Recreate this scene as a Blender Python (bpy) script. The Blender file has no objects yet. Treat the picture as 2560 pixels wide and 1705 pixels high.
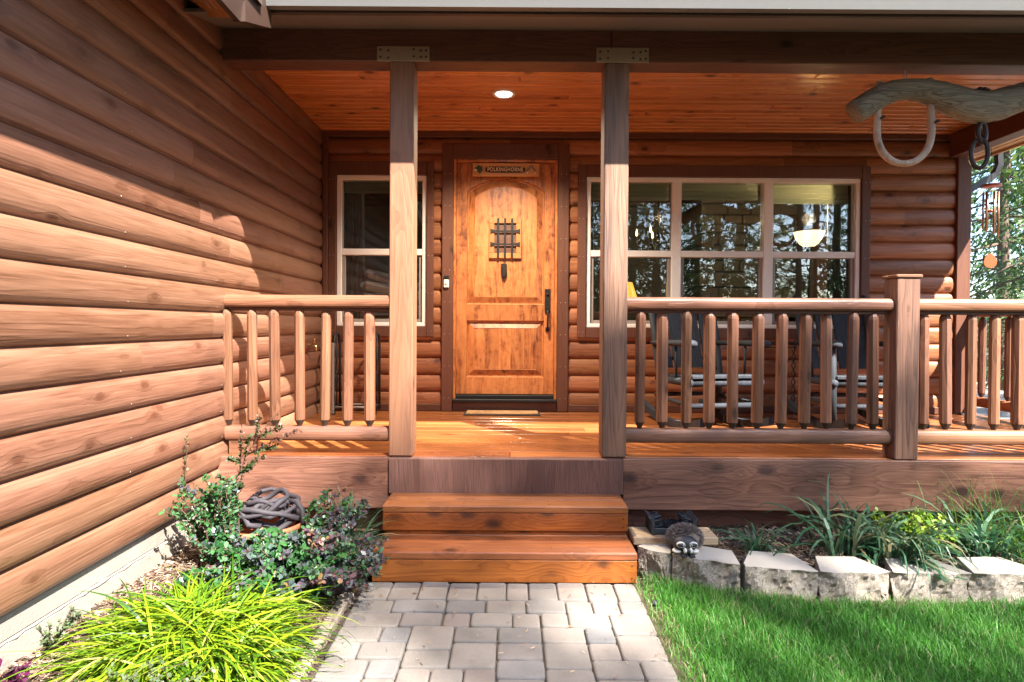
import bpy, math, random
import numpy as np
from mathutils import Vector, Matrix

R = math.radians
random.seed(7)
rng = np.random.default_rng(11)
scene = bpy.context.scene
col = scene.collection

# ------------------------------------------------------------------ helpers
class MB:
    """collects geometry for ONE mesh; every piece gets a random 'rnd' value per face"""
    def __init__(self):
        self.v = []; self.f = []; self.r = []; self.s = []; self.m = []
    def add(self, verts, faces, smooth=False, rnd=None, mi=0):
        o = len(self.v); rr = random.random() if rnd is None else rnd
        self.v += [tuple(p) for p in verts]
        for f in faces:
            self.f.append([i + o for i in f]); self.r.append(rr); self.s.append(smooth); self.m.append(mi)
    def box(self, x0, x1, y0, y1, z0, z1, c=0.003, rot=None, rnd=None, mi=0):
        c = min(c, abs(x1-x0)*.3, abs(y1-y0)*.3, abs(z1-z0)*.3)
        lo = (min(x0,x1), min(y0,y1), min(z0,z1)); hi = (max(x0,x1), max(y0,y1), max(z0,z1))
        vs = []; idx = {}
        for sx in (0,1):
            for sy in (0,1):
                for sz in (0,1):
                    s = (sx,sy,sz)
                    for a in range(3):
                        p = []
                        for k in range(3):
                            e = hi[k] if s[k] else lo[k]
                            if k != a: e += -c if s[k] else c
                            p.append(e)
                        idx[(s,a)] = len(vs); vs.append(p)
        fs = []
        def order(a, b, c2, flip): return (a, b, c2) if not flip else (a, c2, b)
        for a in range(3):
            b, d = (a+1) % 3, (a+2) % 3
            for sa in (0,1):
                q = []
                for (sb, sd) in ((0,0),(1,0),(1,1),(0,1)):
                    s = [0,0,0]; s[a]=sa; s[b]=sb; s[d]=sd
                    q.append(idx[(tuple(s),a)])
                fs.append(q if sa else q[::-1])
        for a in range(3):   # edges along axis a
            b, d = (a+1) % 3, (a+2) % 3
            for sb in (0,1):
                for sd in (0,1):
                    s0=[0,0,0]; s0[b]=sb; s0[d]=sd; s1=list(s0); s1[a]=1
                    q = [idx[(tuple(s0),b)], idx[(tuple(s1),b)], idx[(tuple(s1),d)], idx[(tuple(s0),d)]]
                    fs.append(q if (sb ^ sd) else q[::-1])
        for sx in (0,1):
            for sy in (0,1):
                for sz in (0,1):
                    s=(sx,sy,sz); t=[idx[(s,0)], idx[(s,1)], idx[(s,2)]]
                    fs.append(t if (sx+sy+sz) % 2 else t[::-1])
        if rot is not None:
            ctr = Vector(((x0+x1)/2,(y0+y1)/2,(z0+z1)/2))
            vs = [ctr + rot @ (Vector(p)-ctr) for p in vs]
        self.add(vs, fs, False, rnd, mi)
        return self
    def prism(self, prof, a0, a1, axis='X', smooth=False, rnd=None, mi=0, caps=True):
        """profile (2D, ccw) extruded along an axis: X->(y,z)  Y->(x,z)  Z->(x,y)"""
        n = len(prof); vs = []
        for a in (a0, a1):
            for (p, q) in prof:
                vs.append((a,p,q) if axis=='X' else (p,a,q) if axis=='Y' else (p,q,a))
        fs = [[i, (i+1)%n, n+(i+1)%n, n+i] for i in range(n)]
        if caps: fs += [list(range(n))[::-1], [n+i for i in range(n)]]
        if axis == 'Y': fs = [f[::-1] for f in fs]
        self.add(vs, fs, smooth, rnd, mi)
        return self
    def tube(self, pts, rad, n=8, smooth=True, cap=True, flat=(1,1), up=None, rnd=None, mi=0):
        pts = [Vector(p) for p in pts]
        if not hasattr(rad, '__len__'): rad = [rad]*len(pts)
        t0 = (pts[1]-pts[0]).normalized()
        u = Vector(up) if up else (Vector((0,0,1)) if abs(t0.z) < .9 else Vector((1,0,0)))
        vs = []; fs = []
        for i, p in enumerate(pts):
            t = (pts[min(i+1,len(pts)-1)] - pts[max(i-1,0)]).normalized()
            u = (u - t*u.dot(t))
            u = u.normalized() if u.length > 1e-6 else t.orthogonal().normalized()
            w = t.cross(u)
            for k in range(n):
                a = 2*math.pi*k/n
                vs.append(p + (u*math.cos(a)*flat[0] + w*math.sin(a)*flat[1])*rad[i])
        for i in range(len(pts)-1):
            for k in range(n):
                fs.append([i*n+k, i*n+(k+1)%n, (i+1)*n+(k+1)%n, (i+1)*n+k])
        if cap:
            fs.append(list(range(n))[::-1]); fs.append([(len(pts)-1)*n+k for k in range(n)])
        self.add(vs, fs, smooth, rnd, mi)
        return self
    def lathe(self, prof, ctr=(0,0,0), n=16, smooth=True, rot=0, axis='Z', rnd=None, mi=0):
        vs = []; fs = []
        for (r, h) in prof:
            for k in range(n):
                a = 2*math.pi*k/n + rot
                x, y = r*math.cos(a), r*math.sin(a)
                p = (x,y,h) if axis=='Z' else (x,h,y) if axis=='Y' else (h,x,y)
                vs.append((ctr[0]+p[0], ctr[1]+p[1], ctr[2]+p[2]))
        m = len(prof)
        for i in range(m-1):
            for k in range(n):
                q = [i*n+k, i*n+(k+1)%n, (i+1)*n+(k+1)%n, (i+1)*n+k]
                fs.append(q if axis != 'Y' else q[::-1])
        if prof[0][0] > 1e-5: fs.append([k for k in range(n)][::-1] if axis!='Y' else [k for k in range(n)])
        if prof[-1][0] > 1e-5: fs.append([(m-1)*n+k for k in range(n)] if axis!='Y' else [(m-1)*n+k for k in range(n)][::-1])
        self.add(vs, fs, smooth, rnd, mi)
        return self
    def ball(self, c, r, n=14, m=9, rnd=None, mi=0, rot=None):
        rx, ry, rz = r if hasattr(r,'__len__') else (r,r,r)
        vs=[]; fs=[]
        for i in range(m+1):
            th = math.pi*i/m
            for k in range(n):
                a = 2*math.pi*k/n
                p = Vector((rx*math.sin(th)*math.cos(a), ry*math.sin(th)*math.sin(a), -rz*math.cos(th)))
                if rot is not None: p = rot @ p
                vs.append((c[0]+p.x, c[1]+p.y, c[2]+p.z))
        for i in range(m):
            for k in range(n):
                fs.append([i*n+k, i*n+(k+1)%n, (i+1)*n+(k+1)%n, (i+1)*n+k])
        self.add(vs, fs, True, rnd, mi)
        return self
    def build(self, name, mat, parent=None, origin=None):
        me = bpy.data.meshes.new(name)
        o = Vector(origin) if origin is not None else Vector((0,0,0))
        vs = [(p[0]-o.x, p[1]-o.y, p[2]-o.z) for p in self.v]
        me.from_pydata(vs, [], self.f)
        at = me.attributes.new('rnd', 'FLOAT', 'FACE'); at.data.foreach_set('value', self.r)
        me.polygons.foreach_set('use_smooth', self.s)
        if any(self.m): me.polygons.foreach_set('material_index', self.m)
        for mt in (mat if isinstance(mat,(list,tuple)) else [mat]): me.materials.append(mt)
        me.validate(); me.update()
        return link(name, me, parent, o)

def link(name, me, parent=None, o=None):
    ob = bpy.data.objects.new(name, me); col.objects.link(ob)
    loc = Vector(o) if o is not None else Vector((0,0,0))
    if parent is not None:
        ob.parent = parent
        w = Vector((0,0,0)); p = parent
        while p is not None: w += p.location; p = p.parent
        ob.location = loc - w
    else:
        ob.location = loc
    return ob

def polys(name, V, mat, parent=None, rnd=None, origin=(0,0,0), smooth=False):
    """V: (N,k,3) array -> N faces of k corners, one mesh"""
    N, k, _ = V.shape
    o = np.array(origin)
    me = bpy.data.meshes.new(name)
    me.vertices.add(N*k); me.vertices.foreach_set('co', (V-o).reshape(-1).astype(np.float32))
    me.loops.add(N*k); me.loops.foreach_set('vertex_index', np.arange(N*k, dtype=np.int32))
    me.polygons.add(N); me.polygons.foreach_set('loop_start', np.arange(N, dtype=np.int32)*k)
    me.polygons.foreach_set('loop_total', np.full(N, k, dtype=np.int32))
    at = me.attributes.new('rnd','FLOAT','FACE')
    at.data.foreach_set('value', (rng.random(N) if rnd is None else rnd).astype(np.float32))
    me.materials.append(mat); me.update(calc_edges=True)
    return link(name, me, parent, origin)

def strips(name, C, W, S, mat, parent=None, rnd=None, origin=(0,0,0)):
    """C (N,s,3) centre lines, W (N,s) half widths, S (N,3) side vectors"""
    N, s, _ = C.shape
    Lf = C - S[:,None,:]*W[:,:,None]; Rt = C + S[:,None,:]*W[:,:,None]
    V = np.stack([Lf[:,:-1], Rt[:,:-1], Rt[:,1:], Lf[:,1:]], axis=2).reshape(-1,4,3)
    rr = rng.random(N) if rnd is None else rnd
    return polys(name, V, mat, parent, np.repeat(rr, s-1), origin)

def tag(o, label=None, cat=None, group=None, kind=None):
    if label: o['label'] = label
    if cat: o['category'] = cat
    if group: o['group'] = group
    if kind: o['kind'] = kind
    return o
def thing(name, label, cat, loc=(0,0,0), group=None):
    o = bpy.data.objects.new(name, None); o.empty_display_size = .1
    col.objects.link(o); o.location = loc
    return tag(o, label, cat, group)

# ------------------------------------------------------------------ materials
def newmat(name):
    m = bpy.data.materials.new(name); m.use_nodes = True
    nt = m.node_tree; nt.nodes.clear()
    return m, nt
def N(nt, typ, **kw):
    n = nt.nodes.new(typ)
    for k, v in kw.items():
        if k in n.inputs: n.inputs[k].default_value = v
        else: setattr(n, k, v)
    return n
def L(nt, a, b): nt.links.new(a, b)
def math_(nt, op, a, b=None, c=None, clamp=False):
    n = nt.nodes.new('ShaderNodeMath'); n.operation = op; n.use_clamp = clamp
    for i, x in enumerate((a, b, c)):
        if x is None: continue
        if isinstance(x, (int, float)): n.inputs[i].default_value = x
        else: nt.links.new(x, n.inputs[i])
    return n.outputs[0]
def mixc(nt, fac, a, b, typ='MIX'):
    n = nt.nodes.new('ShaderNodeMix'); n.data_type = 'RGBA'; n.blend_type = typ
    for i, x in ((0,fac),(6,a),(7,b)):
        if isinstance(x, (int,float)): n.inputs[i].default_value = x
        elif isinstance(x, tuple): n.inputs[i].default_value = (*x[:3],1)
        else: nt.links.new(x, n.inputs[i])
    return n.outputs[2]
def ramp(nt, fac, stops, interp='LINEAR'):
    n = nt.nodes.new('ShaderNodeValToRGB'); e = n.color_ramp.elements; n.color_ramp.interpolation = interp
    while len(e) < len(stops): e.new(.5)
    for i, (p, c) in enumerate(stops):
        e[i].position = p; e[i].color = (*c,1) if hasattr(c,'__len__') else (c,c,c,1)
    nt.links.new(fac, n.inputs[0])
    return n.outputs[0]
def maprange(nt, x, a, b, c, d, smooth=True):
    n = nt.nodes.new('ShaderNodeMapRange'); n.interpolation_type = 'SMOOTHSTEP' if smooth else 'LINEAR'
    nt.links.new(x, n.inputs[0])
    for i, v in zip((1,2,3,4),(a,b,c,d)): n.inputs[i].default_value = v
    return n.outputs[0]
def noise(nt, vec, scale, detail=4, rough=.55, dist=0, out=0):
    n = nt.nodes.new('ShaderNodeTexNoise'); n.inputs['Scale'].default_value = scale
    n.inputs['Detail'].default_value = detail; n.inputs['Roughness'].default_value = rough; n.inputs['Distortion'].default_value = dist
    if vec is not None: nt.links.new(vec, n.inputs['Vector'])
    return n.outputs[out]
def coords(nt, scale=(1,1,1), off=True):
    tc = nt.nodes.new('ShaderNodeTexCoord')
    at = nt.nodes.new('ShaderNodeAttribute'); at.attribute_name = 'rnd'
    oi = nt.nodes.new('ShaderNodeObjectInfo')
    r = math_(nt, 'ADD', math_(nt,'MULTIPLY',at.outputs['Fac'],37.0), math_(nt,'MULTIPLY',oi.outputs['Random'],53.0))
    cb = nt.nodes.new('ShaderNodeCombineXYZ')
    for i in range(3): nt.links.new(r, cb.inputs[i])
    va = nt.nodes.new('ShaderNodeVectorMath'); va.operation = 'ADD'
    nt.links.new(tc.outputs['Object'], va.inputs[0])
    if off: nt.links.new(cb.outputs[0], va.inputs[1])
    vm = nt.nodes.new('ShaderNodeVectorMath'); vm.operation = 'MULTIPLY'
    nt.links.new(va.outputs[0], vm.inputs[0]); vm.inputs[1].default_value = scale
    return vm.outputs[0], va.outputs[0], at.outputs['Fac'], oi.outputs['Random']
def finish(nt, color, rough=.5, bump=None, bump_d=.002, metal=0, spec=.5, coat=0, coat_r=.2, sheen=0, trans=0, strength=1):
    b = nt.nodes.new('ShaderNodeBsdfPrincipled'); o = nt.nodes.new('ShaderNodeOutputMaterial')
    if isinstance(color, tuple): b.inputs['Base Color'].default_value = (*color[:3],1)
    else: nt.links.new(color, b.inputs['Base Color'])
    if isinstance(rough, (int,float)): b.inputs['Roughness'].default_value = rough
    else: nt.links.new(rough, b.inputs['Roughness'])
    b.inputs['Metallic'].default_value = metal; b.inputs['Specular IOR Level'].default_value = spec
    b.inputs['Coat Weight'].default_value = coat; b.inputs['Coat Roughness'].default_value = coat_r
    if bump is not None:
        bp = nt.nodes.new('ShaderNodeBump'); bp.inputs['Distance'].default_value = bump_d; bp.inputs['Strength'].default_value = strength
        nt.links.new(bump, bp.inputs['Height']); nt.links.new(bp.outputs[0], b.inputs['Normal'])
    nt.links.new(b.outputs[0], o.inputs[0])
    return b

def wood(name, dark, light, axis='X', rough=.45, rings=9, knots=.5, knotc=None, var=.3, stretch=10, bump=.0015, grain=.6, scale=1.0, blotch=.3, coat=0, spec=.4, fine=95, weather=None, kd=1.0, con=1.5, kr=1.0, hal=.13):
    m, nt = newmat(name)
    i = 'XYZ'.index(axis)
    sc = [1.0*scale*stretch/2.6]*3; sc[i] = scale*.21
    vec, raw, rnd, orn = coords(nt, tuple(sc))
    # knots: sparse voronoi cells, elongated along the grain
    ks = [8.0*kd]*3; ks[i] = 3.2*kd
    vk = nt.nodes.new('ShaderNodeVectorMath'); vk.operation='MULTIPLY'; nt.links.new(raw, vk.inputs[0]); vk.inputs[1].default_value = ks
    vo = nt.nodes.new('ShaderNodeTexVoronoi'); vo.inputs['Scale'].default_value = 1; nt.links.new(vk.outputs[0], vo.inputs['Vector'])
    vs = [14*scale]*3; vs[i] = 9*scale
    sep = nt.nodes.new('ShaderNodeSeparateColor'); nt.links.new(vo.outputs['Color'], sep.inputs[0])
    has = math_(nt, 'LESS_THAN', sep.outputs[0], min(.95, knots*1.5))
    # real distance in metres from the cell's point
    df = nt.nodes.new('ShaderNodeVectorMath'); df.operation='SUBTRACT'; nt.links.new(vk.outputs[0], df.inputs[0]); nt.links.new(vo.outputs['Position'], df.inputs[1])
    dm = nt.nodes.new('ShaderNodeVectorMath'); dm.operation='DIVIDE'; nt.links.new(df.outputs[0], dm.inputs[0]); dm.inputs[1].default_value = ks
    ds = nt.nodes.new('ShaderNodeVectorMath'); ds.operation='MULTIPLY'; nt.links.new(dm.outputs[0], ds.inputs[0])
    sq = [1.0]*3; sq[i] = .62; ds.inputs[1].default_value = sq
    ln = nt.nodes.new('ShaderNodeVectorMath'); ln.operation='LENGTH'; nt.links.new(ds.outputs[0], ln.inputs[0])
    wob = noise(nt, raw, 60, 2)
    dist = math_(nt,'ADD', ln.outputs['Value'], math_(nt,'MULTIPLY', math_(nt,'SUBTRACT',wob,.5), .014))
    kn = math_(nt,'MULTIPLY', maprange(nt, dist, .010*kr, .030*kr, 1, 0), has)
    halo = math_(nt,'MULTIPLY', maprange(nt, dist, .0, .075*kr, 1, 0), has)
    n1 = noise(nt, vec, 1.6, 3, .5, .25)
    n1 = math_(nt,'ADD', n1, math_(nt,'MULTIPLY', halo, hal))
    rg = math_(nt,'FRACT', math_(nt,'MULTIPLY', n1, float(rings)*2.2))
    rgs = ramp(nt, rg, [(0,.15),(.25,.55),(.8,1),(.93,.7),(1,.15)])
    fs = [fine*1.0]*3; fs[i] = 5.0
    vf = nt.nodes.new('ShaderNodeVectorMath'); vf.operation='MULTIPLY'; nt.links.new(raw, vf.inputs[0]); vf.inputs[1].default_value = fs
    fib = noise(nt, vf.outputs[0], 1, 3, .6)
    bl = noise(nt, vec, .9, 3, .6, .6)
    st_ = noise(nt, vec, 9, 4, .6, .1)
    f = math_(nt,'ADD', math_(nt,'MULTIPLY', rgs, grain*.55), math_(nt,'ADD', math_(nt,'MULTIPLY', fib, .9-grain), math_(nt,'MULTIPLY', st_, grain*.45)))
    f = math_(nt,'ADD', f, math_(nt,'MULTIPLY', math_(nt,'SUBTRACT', bl, .5), blotch*2.2), clamp=True)
    f = math_(nt,'MULTIPLY_ADD', math_(nt,'SUBTRACT', f, .5), con, .5, True)
    c = mixc(nt, f, tuple(dark), tuple(light))
    kc = knotc or tuple(x*.35 for x in dark)
    c = mixc(nt, math_(nt,'MULTIPLY', halo, .45), c, tuple(x*.8 for x in dark))
    c = mixc(nt, math_(nt,'MULTIPLY', kn, .85), c, kc)
    if weather:   # grey sun-bleached and dirt streaks that belong to the board
        wn = noise(nt, vec, 1.3, 5, .65, .4)
        c = mixc(nt, maprange(nt, wn, .48, .75, 0, weather[3] if len(weather) > 3 else .6), c, tuple(weather[:3]))
    h = nt.nodes.new('ShaderNodeHueSaturation'); nt.links.new(c, h.inputs['Color'])
    wn2 = nt.nodes.new('ShaderNodeTexWhiteNoise'); wn2.noise_dimensions = '1D'
    nt.links.new(math_(nt,'ADD', math_(nt,'MULTIPLY', rnd, 91.7), math_(nt,'MULTIPLY', orn, 17.3)), wn2.inputs['W'])
    nt.links.new(maprange(nt, wn2.outputs['Value'], 0, 1, 1-var, 1+var, False), h.inputs['Value'])
    s2 = nt.nodes.new('ShaderNodeSeparateColor'); nt.links.new(wn2.outputs['Color'], s2.inputs[0])
    nt.links.new(maprange(nt, s2.outputs[1], 0, 1, .5-.004, .5+.004, False), h.inputs['Hue'])
    hb = math_(nt,'SUBTRACT', math_(nt,'ADD', math_(nt,'MULTIPLY', rgs, .5), math_(nt,'MULTIPLY', fib, .6)), math_(nt,'MULTIPLY', kn, .6))
    rr = math_(nt,'ADD', rough, math_(nt,'MULTIPLY', math_(nt,'SUBTRACT', bl, .5), .25), clamp=True)
    finish(nt, h.outputs[0], rr, hb, bump, coat=coat, spec=spec)
    return m

def plain(name, c, rough=.5, metal=0, var=.15, nscale=30, bump=0, spec=.5, coat=0):
    m, nt = newmat(name)
    vec, raw, rnd, orn = coords(nt)
    n = noise(nt, raw, nscale, 4, .6)
    cc = mixc(nt, n, tuple(x*(1-var) for x in c), tuple(min(1,x*(1+var)) for x in c))
    finish(nt, cc, rough, n if bump else None, bump or .001, metal, spec, coat)
    return m

def leafmat(name, stops, rough=.45, transl=.35, spec=.35):
    m, nt = newmat(name)
    at = nt.nodes.new('ShaderNodeAttribute'); at.attribute_name='rnd'
    c = ramp(nt, at.outputs['Fac'], stops)
    b = nt.nodes.new('ShaderNodeBsdfPrincipled'); nt.links.new(c, b.inputs['Base Color'])
    b.inputs['Roughness'].default_value = rough; b.inputs['Specular IOR Level'].default_value = spec
    t = nt.nodes.new('ShaderNodeBsdfTranslucent'); nt.links.new(c, t.inputs['Color'])
    mx = nt.nodes.new('ShaderNodeMixShader'); mx.inputs[0].default_value = transl
    nt.links.new(b.outputs[0], mx.inputs[1]); nt.links.new(t.outputs[0], mx.inputs[2])
    o = nt.nodes.new('ShaderNodeOutputMaterial'); nt.links.new(mx.outputs[0], o.inputs[0])
    return m

def emit(name, c, s):
    m, nt = newmat(name)
    b = finish(nt, c, .4); b.inputs['Emission Color'].default_value = (*c,1); b.inputs['Emission Strength'].default_value = s
    return m

M = {}
LD, LL = (.098,.039,.020), (.315,.158,.100)
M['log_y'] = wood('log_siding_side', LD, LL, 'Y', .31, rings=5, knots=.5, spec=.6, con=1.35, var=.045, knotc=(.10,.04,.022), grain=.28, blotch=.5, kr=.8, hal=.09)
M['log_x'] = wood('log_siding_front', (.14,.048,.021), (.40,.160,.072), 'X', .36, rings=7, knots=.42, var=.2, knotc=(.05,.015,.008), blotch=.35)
M['trim'] = wood('brown_trim', (.082,.030,.017), (.155,.060,.035), 'Z', .5, knots=.15, var=.08, grain=.35, blotch=.15)
M['trim_x'] = wood('brown_trim_level', (.082,.030,.017), (.155,.060,.035), 'X', .5, knots=.15, var=.08, grain=.35, blotch=.15)
M['beam'] = wood('dark_beam', (.060,.024,.015), (.19,.078,.046), 'X', .5, rings=11, knots=.35, var=.06, blotch=.3)
M['beam_y'] = wood('dark_beam_deep', (.075,.026,.017), (.14,.050,.030), 'Y', .5, rings=11, knots=.3, var=.06)
M['ceil'] = wood('ceiling_boards', (.34,.108,.032), (.68,.275,.090), 'X', .26, rings=6, knots=.5, var=.13, knotc=(.10,.03,.012), coat=.3, stretch=14)
M['deck'] = wood('deck_boards', (.16,.045,.013), (.41,.135,.042), 'X', .28, rings=7, knots=.3, var=.2, coat=.25, stretch=14)
M['post'] = wood('cedar_post', (.16,.072,.038), (.34,.168,.092), 'Z', .5, rings=6, knots=.25, var=.05, grain=.45, weather=(.20,.11,.08,.3))
M['post_w'] = wood('weathered_cedar_post', (.075,.038,.026), (.29,.148,.095), 'Z', .55, rings=8, knots=.3, con=1.9, hal=.07, var=.05, grain=.5, bump=.003, blotch=.4, weather=(.060,.042,.040,.85))
M['rail'] = wood('rail_wood', (.12,.048,.026), (.29,.128,.068), 'X', .42, rings=6, knots=.4, var=.12, blotch=.45, weather=(.19,.125,.115,.45))
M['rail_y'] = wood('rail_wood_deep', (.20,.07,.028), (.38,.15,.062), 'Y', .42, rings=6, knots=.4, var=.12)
M['balu'] = wood('baluster_wood', (.095,.038,.020), (.26,.112,.060), 'Z', .5, rings=6, knots=.45, var=.22, blotch=.5, weather=(.115,.072,.06,.55), scale=1.6)
M['rim'] = wood('rim_board', (.115,.046,.030), (.39,.185,.120), 'X', .48, rings=10, kd=.9, kr=1.5, knots=.6, con=1.9, hal=.10, var=.08, grain=.36, knotc=(.035,.016,.014), weather=(.13,.074,.066,.55), scale=.8, blotch=.55)
M['rim_dark'] = wood('rough_rim_board', (.085,.039,.031), (.21,.10,.076), 'Z', .65, rings=20, knots=0, var=.05, grain=.4, bump=.003)
M['step'] = wood('step_board', (.20,.050,.010), (.46,.138,.026), 'X', .36, rings=8, knots=.6, var=.06, knotc=(.030,.012,.007), scale=.8, coat=.2, weather=(.10,.036,.016,.5), kd=1.15, kr=1.3, blotch=.45)
M['skirt'] = wood('skirt_board', (.20,.075,.052), (.44,.19,.125), 'X', .55, rings=9, knots=.3, var=.1)
M['tread_w'] = wood('step_tread', (.15,.048,.018), (.38,.128,.042), 'X', .35, rings=8, knots=.35, var=.08, coat=.2, weather=(.20,.10,.07,.6))
M['yoke'] = wood('weathered_yoke', (.11,.085,.060), (.40,.325,.24), 'X', .75, rings=9, knots=0, hal=0, var=.03, bump=.008, grain=.75, scale=1.6, blotch=.6)
M['bow'] = wood('yoke_bow', (.33,.20,.13), (.56,.42,.32), 'Z', .6, rings=5, knots=.1, var=.03)
M['grillewood'] = wood('grille_frame_wood', (.34,.125,.042), (.52,.215,.075), 'Z', .4, rings=6, knots=.1, var=.05)
M['timber'] = wood('edging_timber', (.20,.16,.12), (.40,.33,.26), 'Y', .8, rings=10, knots=.3, var=.1, bump=.004)
M['plank'] = wood('raw_plank', (.34,.23,.13), (.62,.46,.30), 'X', .65, rings=6, knots=.4, var=.1, knotc=(.2,.1,.05))
M['sunsoffit'] = wood('eave_boards', (.36,.17,.07), (.58,.33,.17), 'Y', .45, rings=6, knots=.4, var=.1)
M['winsoffit'] = wood('wing_soffit_boards', (.30,.105,.030), (.52,.21,.07), 'Y', .45, rings=6, knots=.3, var=.1)
M['greytrim'] = plain('grey_brown_paint', (.16,.140,.128), .55, 0, .12, 60, .0006)
M['browntrim'] = plain('dark_brown_paint', (.050,.026,.018), .5, 0, .12, 40)
M['gutter'] = plain('pale_painted_metal', (.165,.160,.157), .45, 0, .06, 14)
M['plate'] = plain('tan_painted_plate', (.30,.23,.165), .5, .2, .18, 45)
M['winframe'] = plain('almond_vinyl', (.86,.80,.75), .4, 0, .03, 10)
M['screenf'] = plain('grey_screen_frame', (.30,.255,.23), .45, 0, .05, 10)
M['black'] = plain('black_iron', (.016,.015,.015), .5, 0, .3, 40, 0, .3)
M['blackp'] = plain('black_plastic', (.035,.040,.048), .5, 0, .2, 30)
M['rubber'] = plain('rubber', (.028,.026,.025), .7, 0, .2, 60)
M['bronze'] = plain('dark_bronze', (.045,.030,.026), .45, .6, .3, 60)
M['chair'] = wood('black_chair_wood', (.017,.019,.024), (.048,.053,.064), 'Z', .68, rings=6, knots=.1, var=.15, spec=.2)
M['steel'] = plain('galvanised', (.42,.43,.40), .4, .6, .15, 30)
M['brass'] = plain('brass', (.55,.36,.16), .3, .9, .1, 30)
M['white'] = plain('white_plastic', (.75,.72,.67), .4, 0, .04, 20)
M['nail'] = plain('nail_head', (.55,.50,.46), .35, .6, .1, 20)
M['terracotta'] = plain('terracotta', (.36,.125,.055), .7, 0, .2, 25, .001)
M['hose'] = plain('fabric_hose', (.042,.035,.042), .75, 0, .35, 120, .001)
M['curtain'] = plain('curtain_cloth', (.20,.17,.125), .85, 0, .1, 20)
M['curtain_d'] = plain('brown_curtain_cloth', (.14,.095,.06), .85, 0, .1, 20)
M['shade'] = leafmat('roman_shade_cloth', [(0,(.55,.56,.46)),(1,(.66,.66,.54))], .85, .5, .1)
M['blanket'] = plain('white_blanket', (.84,.81,.74), .9, 0, .06, 60, .002)
M['blanket_b'] = plain('brown_blanket', (.30,.17,.085), .9, 0, .35, 25)
M['room'] = plain('room_paint', (.11,.080,.058), .8, 0, .1, 4)
M['roomwood'] = plain('room_wood', (.09,.04,.022), .5, 0, .3, 8)
M['roof'] = plain('roof_metal', (.10,.075,.06), .5, .2, .2, 10)
M['tan'] = plain('tan_letter', (.80,.60,.38), .6, 0, .1, 100)
M['signdark'] = plain('burnt_wood', (.035,.018,.010), .6, 0, .3, 80)
M['fish'] = plain('dark_green_paint', (.025,.085,.045), .5, 0, .4, 90)
M['grey'] = plain('stone_grey_paint', (.22,.18,.14), .6, 0, .4, 120)
M['signwood'] = wood('sign_wood', (.50,.23,.075), (.72,.38,.14), 'X', .45, rings=6, knots=.2, var=.05)
M['cream'] = plain('cream_paint', (.74,.71,.64), .5, 0, .06, 60)
M['char'] = plain('charcoal_paint', (.030,.030,.034), .55, 0, .35, 90, .001)
M['orange'] = plain('orange_wood', (.26,.06,.012), .45, 0, .15, 40)
M['redwood'] = plain('red_wood_disc', (.42,.085,.045), .45, 0, .15, 40)
M['copper'] = plain('bronze_tube', (.34,.17,.10), .35, .8, .15, 30)
M['bark'] = plain('bark', (.10,.066,.046), .9, 0, .5, 18, .02)
M['stem'] = plain('shrub_stem', (.085,.040,.026), .8, 0, .4, 60)
M['downlight'] = emit('lamp_lens', (1.0,.93,.80), 4)
M['flame'] = emit('bulb_glow', (1.0,.66,.25), 3)
M['bowl'] = emit('glass_lamp_bowl', (1.0,.80,.42), .42)
M['lampshade'] = emit('amber_lampshade', (.95,.50,.06), .22)

def door_mat():
    m, nt = newmat('knotty_alder')
    vec, raw, rnd, orn = coords(nt, (6,6,1.1))
    b1 = noise(nt, vec, 1.3, 4, .62, 1.4)
    b2 = noise(nt, raw, 9, 4, .6, 2.0)
    vf = nt.nodes.new('ShaderNodeVectorMath'); vf.operation='MULTIPLY'; nt.links.new(raw, vf.inputs[0]); vf.inputs[1].default_value=(220,220,6)
    fib = noise(nt, vf.outputs[0], 1, 3)
    n1 = noise(nt, vec, .8, 2, .5, .5)
    rg = math_(nt,'FRACT', math_(nt,'MULTIPLY', n1, 14.0))
    f = math_(nt,'ADD', math_(nt,'MULTIPLY', b1, .75), math_(nt,'MULTIPLY', b2, .45))
    f = math_(nt,'ADD', f, math_(nt,'MULTIPLY', math_(nt,'SUBTRACT', fib, .5), .35))
    f = math_(nt,'ADD', f, math_(nt,'MULTIPLY', math_(nt,'SUBTRACT', rg, .5), .10))
    c = ramp(nt, f, [(.36,(.085,.024,.009)),(.47,(.25,.075,.023)),(.58,(.45,.155,.048)),(.76,(.58,.225,.072))])
    # per piece tone
    h = nt.nodes.new('ShaderNodeHueSaturation'); nt.links.new(c, h.inputs['Color'])
    w = nt.nodes.new('ShaderNodeTexWhiteNoise'); w.noise_dimensions='1D'; nt.links.new(math_(nt,'MULTIPLY',rnd,91.),w.inputs['W'])
    nt.links.new(maprange(nt, w.outputs['Value'],0,1,.86,1.12,False), h.inputs['Value'])
    finish(nt, h.outputs[0], .38, fib, .0006, coat=.2)
    return m
M['door'] = door_mat()

def concrete():
    m, nt = newmat('foundation_concrete')
    vec, raw, rnd, orn = coords(nt)
    a = noise(nt, raw, 3.5, 6, .65, .3); b = noise(nt, raw, 90, 4, .6); d = noise(nt, raw, 14, 5, .7)
    c = mixc(nt, a, (.21,.18,.15), (.34,.30,.255))
    c = mixc(nt, maprange(nt, d, .58, .72, 0, .5), c, (.14,.115,.095))
    finish(nt, c, .85, b, .002)
    return m
M['concrete'] = concrete()

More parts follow.
